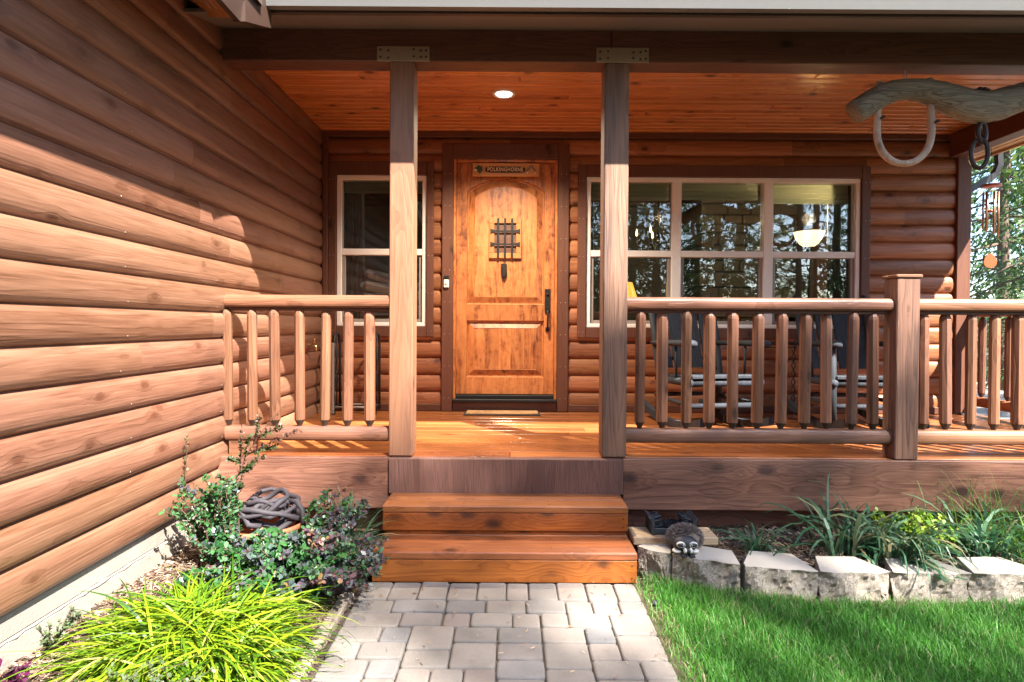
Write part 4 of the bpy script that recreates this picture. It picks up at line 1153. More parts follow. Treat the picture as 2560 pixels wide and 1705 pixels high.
for (x,y) in ((.84,5.79),(1.56,5.79),(.84,6.21),(1.56,6.21)):
    mb=MB(); mb.box(x-.025,x+.025,y-.025,y+.025,DK,1.119,.004); mb.build('leg',M['roomwood'],t)
t=thing('chandelier','lit candle chandelier with five glowing bulbs inside the room','chandelier',(1.72,7.0,2.3))
mb=MB(); mb.tube([(1.72,7,2.30),(1.72,7,3.0)],.01,8); mb.ball((1.72,7,2.24),.04)
for k in range(5):
    a=2*math.pi*k/5+.35; ex,ey=1.72+.25*math.cos(a),7+.25*math.sin(a)
    mb.tube([(1.72,7,2.24),(1.72+.14*math.cos(a),7+.14*math.sin(a),2.16),(ex,ey,2.22),(ex,ey,2.33)],.008,6)
mb.build('chandelier_frame',M['bronze'],t)
for k in range(5):
    a=2*math.pi*k/5+.35; mb=MB(); mb.lathe([(.0,2.33),(.010,2.345),(.012,2.365),(.005,2.395),(0,2.42)],(1.72+.25*math.cos(a),7+.25*math.sin(a),0),8); mb.build('bulb',M['flame'],t)
for nm,p_,e_ in (('floor_lamp_light',(2.90,5.80,2.32),11),('table_lamp_light',(1.13,6.0,1.62),3),('chandelier_light',(1.72,7.0,2.52),2.5)):
    pl_=bpy.data.lights.new(nm,'POINT'); pl_.energy=e_; pl_.color=(1,.78,.5); pl_.shadow_soft_size=.06
    ob_=bpy.data.objects.new(nm,pl_); col.objects.link(ob_); ob_.location=p_
t=thing('stacked_cushions','stack of cream and brown cushions seen through the small window','cushions',(-1.1,5.55,1.25))
for k,(dz,dx,tilt) in enumerate(((0,.02,0),(.085,-.01,-1),(.175,.03,-4),(.27,-.02,-9),(.365,.01,-15))):
    mb=MB(); prof=[]
    n=20
    for q in range(n):
        a=2*math.pi*q/n; prof.append((.26*math.copysign(abs(math.cos(a))**.5,math.cos(a)), .045*math.copysign(abs(math.sin(a))**.7,math.sin(a))))
    rot=Matrix.Rotation(R(tilt),2)
    pp=[(-1.10+dx+(rot@Vector(p))[0], 1.33+dz*.92+(rot@Vector(p))[1]) for p in prof]
    mb.prism(pp,5.352,5.65,'Y',True)
    mb.build('cushion',M['blanket'],t)
    mb=MB(); mb.prism([(-1.10+dx+(rot@Vector((p[0]*.5-.10,p[1]*.55-.012)))[0],1.33+dz*.92+(rot@Vector((p[0]*.5-.10,p[1]*.55-.012)))[1]) for p in prof],5.346,5.351,'Y'); mb.build('brown_band',M['blanket_b'],t)
t=thing('window_bench','dark bench carrying cushions behind the small window','bench',(-1.1,5.6,DK))
mb=MB(); mb.box(-1.5,-.7,5.34,5.85,1.20,1.272,.006); mb.build('bench_top',M['roomwood'],t)
for x in (-1.46,-.74):
    mb=MB(); mb.box(x-.03,x+.03,5.45,5.82,DK,1.199,.004); mb.build('leg',M['roomwood'],t)

# ------------------------------------------------------------------ yard things
# retaining wall blocks
fr_pts=[(.64,3.015),(.79,2.91),(1.088,2.775),(1.425,2.705),(1.760,2.700),(2.126,2.695),(2.49,2.705),(2.86,2.72),(3.22,2.74),(3.58,2.76)]
blk_lab=['short split-face block against the steps under the plank','split-face retaining block carrying the raccoon figurine','split-face retaining block right of the figurine, beside the small strappy plant','split-face retaining block in front of the big strappy plant','split-face retaining block with leaf blades hanging over its left corner','split-face retaining block below the tall wild grass at the right edge','split-face retaining block beyond the right edge, first','split-face retaining block beyond the right edge, second','split-face retaining block at the far right end']
rb_=random.Random(9)
def block(a,b,label):
    a=Vector((*a,0)); b=Vector((*b,0)); d=(b-a); ln=d.length; d.normalize(); nrm=Vector((-d.y,d.x,0))
    if nrm.y<0: nrm=-nrm
    n=26; m=10; H=.133; dep=.19+rb_.uniform(-.01,.02); tap=.055+rb_.uniform(-.01,.02)
    a2=a+d*.006; ln2=ln-.012
    vs=[]; fs=[]
    ph=[rb_.uniform(0,6.28) for _ in range(6)]
    def off(u,v):
        x=u*ln2*30; z=v*H*30
        return .010*math.sin(x*.55+ph[0])*math.sin(z*.7+ph[1])+.008*math.sin(x*1.3+z*.9+ph[2])+.006*math.sin(x*2.3-z*1.7+ph[3])+rb_.uniform(-.006,.006)-.016*((abs(u-.5)*2)**4)*1.4
    for j in range(m+1):
        for i in range(n+1):
            u,v=i/n,j/m; o_=off(u,v)*(1 if j<m else .5)
            p=a2+d*(ln2*u)-nrm*o_; vs.append((p.x,p.y,-.03+(H+.03)*v))
    for j in range(m):
        for i in range(n): fs.append([j*(n+1)+i,j*(n+1)+i+1,(j+1)*(n+1)+i+1,(j+1)*(n+1)+i])
    bl_=a2+d*tap+nrm*dep; br_=a2+d*(ln2-tap)+nrm*dep; k0=len(vs)
    vs+=[(bl_.x,bl_.y,H),(br_.x,br_.y,H),(bl_.x,bl_.y,-.03),(br_.x,br_.y,-.03)]
    top=[m*(n+1)+i for i in range(n+1)]
    fs.append(top+[k0+1,k0]); fs.append([j*(n+1) for j in range(m+1)]+[k0,k0+2]); fs.append(([j*(n+1)+n for j in range(m+1)]+[k0+1,k0+3])[::-1])
    fs.append([k0+1,k0+3,k0+2,k0][::-1])
    mb=MB(); mb.add(vs,fs); o=mb.build('retaining_block',M['block'],None,(a.x,a.y,0))
    return tag(o,label,'block','split-face blocks edging the garden bed')
for k in range(len(fr_pts)-1): block(fr_pts[k],fr_pts[k+1],blk_lab[k])
t=MB(); t.box(.635,1.075,3.045,3.205,.126,.170,.005); o=t.build('wood_plank',M['plank'],None,(.85,3.1,.13)); tag(o,'short raw timber plank under the boot scraper beside the steps','plank')
# path edging board
t=MB(); t.box(-.775,-.722,-.8,2.70,-.03,.035,.006); o=t.build('edging_timber',M['timber'],None,(-.75,1,0)); tag(o,'grey weathered timber edging the left side of the paver path','edging')
# boot scraper
t=thing('boot_scraper','black plastic boot scraper with three stiff brushes on the plank','boot scraper',(.85,3.14,.171))
BX0,BX1=.735,.965
mb=MB(); mb.box(BX0,BX1,3.075,3.215,.171,.186,.003); mb.box(BX0,BX1,3.073,3.082,.176,.205,.003); mb.build('tray',M['blackp'],t)
for s,xe in ((1,BX0),(-1,BX1)):
    mb=MB(); mb.prism([(xe,.171),(xe+s*.016,.171),(xe+s*.016,.245),(xe-s*.006,.262),(xe-s*.012,.258),(xe,.240)][::s],3.068,3.215,'Y'); mb.build('end_plate',M['blackp'],t)
def bristles(name,c,n,ax,ln_,spread,parent,mat,wd=.0022):
    C=np.zeros((n,3,3)); W=np.full((n,3),wd); S=rng.normal(size=(n,3)); S/=np.linalg.norm(S,axis=1)[:,None]
    base=np.array(c[0])+(np.array(c[1])-np.array(c[0]))*rng.random((n,3))
    dv=np.array(ax)+rng.normal(scale=spread,size=(n,3)); dv/=np.linalg.norm(dv,axis=1)[:,None]
    l=ln_*rng.uniform(.8,1.1,n)
    for k in range(3): C[:,k]=base+dv*(l*k/2)[:,None]
    return strips(name,C,W,S,mat,parent,None,tuple(parent.location))
bristles('brush',((BX0+.055,3.085,.187),(BX1-.055,3.205,.187)),500,(0,0,1),.032,.15,t,M['bristle'])
bristles('brush',((BX0+.017,3.085,.19),(BX0+.02,3.205,.245)),420,(1,0,.25),.042,.12,t,M['bristle'])
bristles('brush',((BX1-.02,3.085,.19),(BX1-.017,3.205,.245)),420,(-1,0,.25),.042,.12,t,M['bristle'])
# raccoon faced figurine
FX,FY_,FZ=.878,2.965,.134
t=thing('animal_figurine','garden figurine of a bristly brown animal with painted black and white face on the block','figurine',(FX,FY_,FZ))
mb=MB(); mb.ball((FX+.008,FY_+.035,FZ+.070),(.078,.070,.073),20,12); mb.build('body',M['quill'],t)
n=3800; th=np.arccos(rng.uniform(-.55,1,n)); ph=rng.uniform(0,2*math.pi,n)
dv=np.stack([np.sin(th)*np.cos(ph),np.sin(th)*np.sin(ph),np.cos(th)],1)
base=np.array((FX+.008,FY_+.035,FZ+.070))+dv*np.array((.075,.067,.070))
keep=~((dv[:,1]<-.55)&(dv[:,2]<.62)); dv=dv[keep]; base=base[keep]; n=len(dv)
d2=dv+rng.normal(scale=.25,size=dv.shape)+np.array((0,-.25,-.1)); d2/=np.linalg.norm(d2,axis=1)[:,None]
C=np.stack([base+d2*(.024*k/2) for k in range(3)],1); W=np.tile(np.array([.0016,.0014,.0005]),(n,1)); S=np.cross(d2,rng.normal(size=d2.shape)); S/=np.linalg.norm(S,axis=1)[:,None]
strips('bristle_coat',C,W,S,M['quill'],t,None,(FX,FY_,FZ))['kind']='stuff'
hx,hy,hz=FX-.012,FY_-.040,FZ+.060
mb=MB(); mb.ball((hx,hy,hz+.004),(.062,.042,.052),20,12); mb.ball((hx,hy-.032,hz-.020),(.022,.028,.020),14,9); mb.build('head',M['char'],t)
for s in (-1,1):
    mb=MB(); mb.ball((hx+s*.027,hy-.032,hz+.010),(.026,.012,.020),16,8,rot=Matrix.Rotation(R(-s*15),3,'Y')); mb.ball((hx+s*.014,hy-.050,hz-.020),(.009,.014,.018),12,8); mb.build('face_patch',M['cream'],t)
    mb=MB(); mb.ball((hx+s*.029,hy-.0365,hz+.011),(.0205,.0105,.0145),16,8); mb.build('eye_mask',M['char'],t)
    mb=MB(); mb.ball((hx+s*.018,hy-.0455,hz+.012),(.0065,.0035,.0065),14,8); mb.build('eye_ring',M['cream'],t)
    mb=MB(); mb.ball((hx+s*.018,hy-.0475,hz+.012),(.0045,.003,.0045),12,8); mb.build('pupil',M['black'],t)
    mb=MB(); mb.ball((hx+s*.042,hy-.006,hz-.040),(.024,.026,.014),14,8); mb.build('cheek',M['cream'],t)
    mb=MB(); mb.ball((hx+s*.020,hy-.042,FZ+.010),(.017,.020,.0095),12,8)
    for q in (-1,0,1): mb.ball((hx+s*.020+q*.009,hy-.058,FZ+.008),(.0055,.010,.007),8,6)
    mb.build('paw',M['char'],t)
mb=MB(); mb.ball((hx,hy-.061,hz-.020),(.0085,.007,.007),12,8); mb.build('nose',M['black'],t)
t.scale=(1,1,.76)
# path light
t=MB(); gx,gy_=.565,2.77
gx,gy_=.655,2.66
t.lathe([(.016,0),(.018,.012),(.012,.018),(0,.020)],(gx,gy_,.0),12); o=t.build('ground_light',M['blackp'],None,(gx,gy_,0)); tag(o,'tiny black stake light in the grass beside the paver corner','light')
t=MB(); t.box(1.083,1.096,2.752,2.766,.0,.150,.002); o=t.build('metal_stake',M['black'],None,(1.09,2.76,0)); tag(o,'thin dark metal stake in the joint between two retaining blocks','stake')

# pot with hose ----------------------------------------------------------
HX,HY=-1.295,3.10
t=thing('terracotta_pot','wide terracotta bowl behind the barberry shrub','pot',(HX,HY,.03))
mb=MB(); mb.lathe([(.0,.03),(.12,.03),(.175,.12),(.200,.195),(.212,.197),(.214,.222),(.204,.226),(.196,.222),(.190,.19),(.16,.12),(.0,.10)],(HX,HY,0),32); mb.build('bowl',M['terracotta'],t)
t=thing('garden_hose','dark grey fabric hose coiled loosely in the terracotta bowl','hose',(HX,HY,.2))
mb=MB(); pts=[]; rh=random.Random(4)
nl_=9; per=18
for k in range(nl_*per):
    a=2*math.pi*k/per; lp=k/per
    rr=.152+.030*math.sin(lp*2.1)-.018*(lp%3); tl=.055*math.sin(lp*1.7+1); 
    pts.append((HX+.02+rr*math.cos(a)+.012*math.sin(lp*5), HY+rr*.9*math.sin(a), .205+.0155*lp+tl*math.sin(a+lp*.9)*.8+.012*math.sin(a*3.3+lp)))
mb.tube(pts,[.0125+.002*math.sin(i*.9) for i in range(len(pts))],8)
mb.tube([(HX-.11,HY-.09,.30),(HX-.06,HY-.13,.315),(HX-.02,HY-.15,.25),(HX+.03,HY-.12,.235)],[.0145]*4,8)
mb.tube([(HX+.12,HY,.33),(HX+.18,HY-.03,.335),(HX+.215,HY-.05,.30),(HX+.225,HY-.06,.22)],[.0145,.014,.013,.012],8)
mb.build('hose_coil',M['hose'],t)

# ------------------------------------------------------------------ plants
def arc_blades(n, base, spread, length, width, droop, out_dir=None, segs=7, seed=1, rise=1.0, minlen=.5):
    r=np.random.default_rng(seed)
    a=r.uniform(0,2*np.pi,n)
    if out_dir is not None: a=out_dir[0]+r.normal(scale=out_dir[1],size=n)
    rad=np.sqrt(r.random(n))*spread
    b=np.stack([base[0]+rad*np.cos(r.uniform(0,6.28,n)),base[1]+rad*np.sin(r.uniform(0,6.28,n)),np.full(n,base[2])],1)
    l=length*r.uniform(minlen,1.05,n)
    el=R(90)-np.abs(r.normal(scale=.45,size=n))*rise
    C=np.zeros((n,segs,3)); p=b.copy(); cur=el.copy()
    C[:,0]=p
    dr=droop*r.uniform(.6,1.35,n)
    wob=r.normal(scale=.10,size=n)
    for k in range(1,segs):
        st=l/(segs-1)
        aa=a+wob*k*.5
        p=p+np.stack([np.cos(cur)*np.cos(aa)*st,np.cos(cur)*np.sin(aa)*st,np.sin(cur)*st],1)
        cur=cur-dr/(segs-1)*(.5+k/segs)
        C[:,k]=p
    prof=np.interp(np.linspace(0,1,segs),[0,.25,.6,.9,1],[.55,1,.9,.4,.03])
    W=width*r.uniform(.7,1.2,n)[:,None]*prof[None]
    S=np.stack([-np.sin(a),np.cos(a),r.normal(scale=.35,size=n)],1); S/=np.linalg.norm(S,axis=1)[:,None]
    return C,W,S
def clump(name,label,cat,base,mat,sets,group=None):
    t=thing(name,label,cat,base,group)
    Cs,Ws,Ss=[],[],[]
    for s in sets:
        C,W,S=arc_blades(**s); 
        if name=='golden_grass': C[:,:,2]=base[2]+(C[:,:,2]-base[2])*.60
        C[:,:,2]=np.maximum(C[:,:,2], base[2]+.004); C[:,:,0]=np.maximum(C[:,:,0], -1.665)
        Cs.append(C);Ws.append(W);Ss.append(S)
    strips('foliage',np.concatenate(Cs),np.concatenate(Ws),np.concatenate(Ss),mat,t,None,base)
    return t
hk=(-1.17,2.22,.03)
sets=[dict(n=2300,base=(-1.17,2.22,.03),spread=.13,length=.56,width=.0052,droop=2.5,seed=1,rise=2.3,segs=11,minlen=.4),
      dict(n=1100,base=(-1.26,2.06,.03),spread=.12,length=.52,width=.0050,droop=2.6,seed=2,rise=2.5,segs=11,minlen=.4),
      dict(n=1100,base=(-1.02,2.06,.03),spread=.12,length=.52,width=.0050,droop=2.6,seed=3,rise=2.5,segs=11,minlen=.4)]
clump('golden_grass','mound of bright yellow green arching grass at the foot of the log wall','ornamental grass',hk,M['hakone'],sets)

def leaf_quads(P,D,Nn,ln,wd):
    """oval leaves as hexagons: P base (n,3), D direction, Nn normal"""
    D=D/np.linalg.norm(D,axis=1)[:,None]; S=np.cross(D,Nn); S/=np.maximum(1e-6,np.linalg.norm(S,axis=1))[:,None]
    up=np.cross(S,D)
    l=ln[:,None]; w=wd[:,None]
    V=np.stack([P,P+D*l*.3+S*w*.40+up*w*.12,P+D*l*.72+S*w*.48+up*w*.12,P+D*l,P+D*l*.72-S*w*.48+up*w*.12,P+D*l*.3-S*w*.40+up*w*.12],1)
    return V
def shrub(name,label,cat,base,stems,mat,leaf,per,group=None,seed=1,stem_r=.004,tone=None):
    """stems: list of polylines; leaves in small whorls along each"""
    r=np.random.default_rng(seed)
    t=thing(name,label,cat,base,group)
    sm=MB(); Vs=[]; Rn=[]
    for pl in stems:
        pl=[Vector(p) for p in pl]
        sm.tube(pl,[stem_r*(1-.7*i/len(pl)) for i in range(len(pl))],5)
        P=np.array([list(p) for p in pl]); seg=len(P)-1
        m=per(len(pl)) if callable(per) else per
        tt=r.uniform(.18,1,m)*seg; i=np.minimum(tt.astype(int),seg-1); f=(tt-i)[:,None]
        q=P[i]*(1-f)+P[i+1]*f; ax=P[i+1]-P[i]; ax/=np.linalg.norm(ax,axis=1)[:,None]
        d=r.normal(size=(m,3)); d-=ax*(d*ax).sum(1)[:,None]*.6; d/=np.linalg.norm(d,axis=1)[:,None]; d=d*1.0+ax*.55
        nn=r.normal(size=(m,3))*.6+np.array((0,-.25,1))
        ln=leaf*r.uniform(.6,1.25,m); Vs.append(leaf_quads(q,d,nn,ln,ln*.62)); 
        tn=r.uniform(0,1) if tone is None else tone(P[-1],r)
        Rn.append(np.clip(tn+r.normal(scale=.13,size=m),0,1))
    sm.build('stem',M['stem'],t)
    polys('foliage',np.concatenate(Vs),mat,t,np.concatenate(Rn),base)
    return t
# barberry: many arching stems from a base
bb_=(-1.00,2.70,.03); rb2=random.Random(21); stems=[]
for k in range(420):
    a=rb2.uniform(0,2*math.pi); reach=rb2.uniform(.05,.41)
    fx,fy2=math.cos(a)*reach*1.08,math.sin(a)*reach*.85
    h=rb2.uniform(.09,.30)*(1-.35*(reach/.42)**2)*(1-.25*max(0,math.sin(a)))
    bx,by=bb_[0]+rb2.uniform(-.10,.10),bb_[1]+rb2.uniform(-.08,.08)
    ex,ey,ez=bx+fx,by+fy2,.04+h
    ex=min(max(ex,-1.62),-.60); ey=min(ey,3.02)
    pts=[(bx,by,.03)]
    for q in range(1,6):
        f=q/5; pts.append((bx+(ex-bx)*f+rb2.uniform(-.012,.012),by+(ey-by)*f+rb2.uniform(-.012,.012),.03+(ez-.03)*(1-(1-f)**1.7)+rb2.uniform(-.01,.01)))
    stems.append(pts)
for k in range(26):   # sparse arching shoots beside the steps
    ex,ey,ez=rb2.uniform(-1.0,-.70),rb2.uniform(2.9,3.12),rb2.uniform(.26,.40)
    bx,by=-.98+rb2.uniform(-.08,.08),2.86
    stems.append([(bx+(ex-bx)*f,by+(ey-by)*f,.05+(ez-.05)*(1-(1-f)**1.9)) for f in (0,.25,.5,.75,1)])
def tone_b(p,r):
    x=(p[0]+1.00)/.4
    return float(np.clip(.40+.20*x+r.normal(scale=.22),.05,.95))
shrub('barberry_shrub','rounded barberry shrub with mixed green and purple leaves beside the steps','shrub',bb_,stems,M['barberry'],.027,60,None,3,tone=tone_b)
# left lobe
stems=[]
for k in range(85):
    bx,by=-1.36+rb2.uniform(-.06,.06),2.80+rb2.uniform(-.06,.06); a=rb2.uniform(0,6.28); rch=rb2.uniform(.04,.26); h=rb2.uniform(.22,.50)
    ex=min(-1.33,max(-1.63,bx+math.cos(a)*rch*1.1-.04)); ey=by+math.sin(a)*rch*.8
    stems.append([(bx,by,.04)]+[(bx+(ex-bx)*f,by+(ey-by)*f,.04+h*(1-(1-f)**1.6)+rb2.uniform(-.012,.012)) for f in (.25,.5,.75,1)])
shrub('barberry_shrub','smaller sunlit green barberry growing against the foundation','shrub',(-1.30,2.80,.04),stems,M['barberry'],.024,46,None,5,tone=lambda p,r: float(np.clip(r.normal(.25,.16),.05,.85)))
# tall loose shoots
def shoot(pts): 
    out=[]
    for a,b in zip(pts[:-1],pts[1:]):
        for f in (0,.33,.66): out.append(tuple(a[i]+(b[i]-a[i])*f for i in range(3)))
    return out+[pts[-1]]
def P3(x,y,d): return ((x-1180)/1360*d, d, EYE+(748-y)/1360*d)
d0=2.9
main=[P3(520,1190,d0),P3(545,1110,d0),P3(570,1050,d0),P3(610,990,d0),P3(660,932,d0)]
stems=[shoot(main)]
for (f,ex,ey) in ((.25,500,1140),(.3,590,1075),(.35,560,985),(.5,640,1030),(.5,690,993),(.4,530,1060),(.6,600,960),(.65,650,985),(.2,505,1100),(.3,610,1050),(.15,560,1120),(.45,575,1010)):
    i=f*(len(main)-1); k=int(i); q=Vector(main[k]).lerp(Vector(main[k+1]),i-k); e=Vector(P3(ex,ey,d0+rb2.uniform(-.05,.05)))
    stems.append([tuple(q),tuple(q.lerp(e,.5)+Vector((0,0,.006))),tuple(e)])
shrub('leafy_shoot','tall dark leafy barberry shoot leaning right in front of the railing','shrub',main[0],stems,M['barb_hi'],.020,58,None,8,.003)
stems=[shoot([P3(430,1190,2.95),P3(428,1110,2.95),P3(432,1060,2.95),P3(431,1008,2.95)]),shoot([P3(415,1190,2.97),P3(420,1130,2.97),P3(424,1100,2.97)])]
shrub('leafy_shoot','thin reddish barberry shoot standing against the log wall','shrub',P3(430,1190,2.95),stems,M['barb_hi'],.015,42,None,9,.003)
# fern-like weed on the foundation
fx0=(-1.625,2.06,.095); stems=[]
for k in range(14):
    a=rb2.uniform(-1.2,1.2); stems.append([fx0,(fx0[0]+.02+.03*math.cos(a),fx0[1]+.05*math.sin(a),fx0[2]+.08),(fx0[0]+.03+.05*math.cos(a),fx0[1]+.11*math.sin(a),fx0[2]+rb2.uniform(.09,.17))])
shrub('feathery_weed','wispy grey green weed growing against the concrete foundation','weed',fx0,stems,M['fern'],.012,34,None,11,.0015)
pp=(-1.565,1.83,.07); stems=[]
for k in range(7): stems.append([pp,(pp[0]+rb2.uniform(-.03,.04),pp[1]+rb2.uniform(-.03,.03),pp[2]+.05),(pp[0]+rb2.uniform(-.05,.07),pp[1]+rb2.uniform(-.04,.04),pp[2]+rb2.uniform(.04,.13))])
shrub('purple_plant','small dark purple leafed plant at the lower left corner','plant',pp,stems,M['purple'],.030,12,None,12,.002)
sg=(-1.10,1.72,.03); stems=[]
for k in range(40): stems.append([(sg[0]+rb2.uniform(-.1,.1),sg[1]+rb2.uniform(-.05,.05),.03),(sg[0]+rb2.uniform(-.2,.2),sg[1]+rb2.uniform(-.08,.08),.15),(sg[0]+rb2.uniform(-.24,.24),sg[1]+rb2.uniform(-.1,.1),rb2.uniform(.18,.24))])
shrub('silvery_plant','low silvery green plant in front of the golden grass mound','plant',sg,stems,M['fern'],.014,40,None,13,.0015)
# strappy clumps
clump('strappy_plant','flattened clump of green strappy leaves beside the left end of the steps','plant',(-.76,3.00,.04),M['blade'],[dict(n=150,base=(-.86,3.04,.05),spread=.08,length=.34,width=.0045,droop=1.2,seed=31,rise=2.2,out_dir=(-.25,.8)),dict(n=60,base=(-.90,3.22,.06),spread=.08,length=.34,width=.003,droop=.6,seed=32,rise=.7)])
clump('strappy_plant','small strappy plant with one bent leaf right of the figurine','plant',(1.28,3.06,.08),M['blade'],[dict(n=26,base=(1.27,3.05,.08),spread=.04,length=.34,width=.0065,droop=2.0,seed=33,rise=1.5),dict(n=14,base=(1.30,3.05,.08),spread=.03,length=.26,width=.008,droop=2.4,seed=34,rise=1.8)])
clump('strappy_plant','big clump of blue green strappy leaves behind the retaining blocks','plant',(1.85,3.02,.08),M['blade'],[dict(n=85,base=(1.74,3.06,.08),spread=.14,length=.50,width=.0088,droop=2.2,seed=35,rise=1.2),dict(n=70,base=(1.95,2.98,.08),spread=.12,length=.44,width=.0085,droop=2.7,seed=36,rise=1.3)])
clump('strappy_plant','strappy leaves spilling over the front corner of a retaining block','plant',(1.92,2.80,.12),M['blade'],[dict(n=70,base=(1.93,2.86,.14),spread=.05,length=.36,width=.005,droop=2.6,seed=37,rise=1.6,out_dir=(-1.2,.45))])
clump('strappy_plant','strappy leaves rising behind the lime green shrub','plant',(2.42,3.05,.08),M['blade'],[dict(n=90,base=(2.42,3.02,.08),spread=.12,length=.46,width=.0080,droop=2.2,seed=38,rise=1.4)])
clump('wild_grass','tall loose wild grass at the right end of the garden bed','grass clump',(2.75,3.02,.08),M['wildgrass'],[dict(n=260,base=(2.72,3.05,.08),spread=.24,length=.40,width=.0030,droop=1.5,seed=39,rise=1.0),dict(n=260,base=(3.05,3.0,.08),spread=.25,length=.36,width=.003,droop=1.6,seed=40,rise=1.2),dict(n=60,base=(2.5,3.2,.08),spread=.25,length=.52,width=.002,droop=.9,seed=41,rise=.6)])
sb3=(2.16,3.10,.08); stems=[]
for k in range(95):
    a=rb2.uniform(0,6.28); rr=rb2.uniform(.02,.24); stems.append([(sb3[0]+rb2.uniform(-.05,.05),sb3[1]+rb2.uniform(-.04,.04),.08),(sb3[0]+.6*rr*math.cos(a),sb3[1]+.5*rr*math.sin(a),.15),(sb3[0]+rr*math.cos(a)*1.05,sb3[1]+rr*.7*math.sin(a),rb2.uniform(.13,.27)+.04*(1-rr/.24))])
shrub('lime_shrub','low lime yellow leafy shrub between the strappy plants','shrub',sb3,stems,M['spirea'],.030,20,None,14,.002)
rp=(3.15,3.12,.08); stems=[]
for k in range(26):
    a=rb2.uniform(0,6.28); stems.append([rp,(rp[0]+.08*math.cos(a),rp[1]+.05*math.sin(a),.24),(rp[0]+.2*math.cos(a),rp[1]+.1*math.sin(a),rb2.uniform(.3,.5))])
shrub('dark_twiggy_shrub','dark twiggy shrub against the rim board at the right edge','shrub',rp,stems,M['barb_hi'],.018,36,None,15,.003)

# bark mulch and needles -------------------------------------------------
def chips(name,n,xr,yr,zf,mat,size,seed,asp=.35,mask=None):
    r=np.random.default_rng(seed); x=r.uniform(*xr,n); y=r.uniform(*yr,n)
    if mask is not None: k=mask(x,y); x,y=x[k],y[k]; n=len(x)
    z=np.array([zf(a,b) for a,b in zip(x,y)])+r.uniform(.002,.014,n)
    a=r.uniform(0,6.28,n); l=size*r.uniform(.4,1.2,n); w_=l*asp*r.uniform(.5,1.2,n)
    D=np.stack([np.cos(a),np.sin(a),r.normal(scale=.28,size=n)],1); S=np.stack([-np.sin(a),np.cos(a),r.normal(scale=.35,size=n)],1)
    c=np.stack([x,y,z],1); D=D*l[:,None]*.5; S=S*w_[:,None]*.5
    V=np.stack([c-D-S*.8,c+D*.9-S,c+D+S*.7,c-D*.85+S],1)
    return tag(polys(name,V,mat),kind='stuff')
chips('bark_mulch',11000,(-1.70,-.72),(1.4,3.45),bed_z,M['mulch'],.034,51)
chips('bark_mulch',6500,(.72,4.0),(2.86,3.52),bed2_z,M['mulch'],.032,52,mask=lambda x,y: y>np.interp(x,_fx,_fy)+.13)
chips('dry_needles',9000,(-1.68,-.72),(1.6,3.4),bed_z,M['straw'],.05,53,.05)
chips('dry_needles',2600,(.62,4.0),(2.55,3.3),lambda x,y: .004 if y<bed_front(x) else bed2_z(x,y),M['straw'],.05,54,.05)
# dead leaves and joint weeds on the path
chips('path_litter',160,(-.7,.62),(1.7,2.86),lambda x,y:.008,M['straw'],.018,55,.3)

# lawn -------------------------------------------------------------------
r=np.random.default_rng(61)
def lawn_blades(n,xr,yr,hgt,wid,seed,dens=None):
    r=np.random.default_rng(seed); x=r.uniform(*xr,n); y=r.uniform(*yr,n)
    edge=np.interp(x,[p[0] for p in fr_pts],[p[1] for p in fr_pts])
    k=(y<edge-.012)
    bare=np.clip((x-.57)/.16,0,1)*np.clip((edge-y)/.16+.25,0,1)
    nz=.5+.5*np.sin(x*9+1.3*np.sin(y*7))*np.sin(y*11+x*3)
    k&=r.random(n)<np.clip(bare*1.3-.25*nz*(bare<.85),.05,1)
    x,y=x[k],y[k]; n=len(x); bare=bare[k]
    a=r.uniform(0,6.28,n); h=hgt*r.uniform(.45,1.15,n)*(.55+.45*bare); ln_=r.uniform(.1,.9,n)*h
    C=np.zeros((n,4,3))
    for q,f in enumerate((0,.35,.7,1.0)):
        C[:,q,0]=x+np.cos(a)*ln_*f**1.8; C[:,q,1]=y+np.sin(a)*ln_*f**1.8; C[:,q,2]=h*(f-.22*f*f*(ln_/h))
    W=wid*r.uniform(.7,1.3,n)[:,None]*np.array([.8,1,.7,.08])[None]
    b=a+np.pi/2+r.normal(scale=.6,size=n); S=np.stack([np.cos(b),np.sin(b),np.zeros(n)],1)
    rn=np.clip(r.beta(2.2,2.4,n)*.9+.16*np.sin(x*5+np.sin(y*4))*np.sin(y*6+x*2)+.08*np.sin(x*17+y*13)+(bare<.8)*r.uniform(0,.55,n)+(r.random(n)<.05)*.5,0,1)
    return C,W,S,rn
A=lawn_blades(100000,(.585,3.4),(1.3,2.92),.068,.0013,62)
o=strips('grass',A[0],A[1],A[2],M['grass'],None,A[3]); tag(o,'dense green lawn grass in front of the retaining blocks','lawn grass',None,'stuff')
B=lawn_blades(16000,(3.6,9),(-1,2.92),.09,.004,63)
o=strips('grass',B[0],B[1],B[2],M['grass'],None,B[3]); tag(o,'lawn grass further along the garden','lawn grass',None,'stuff')

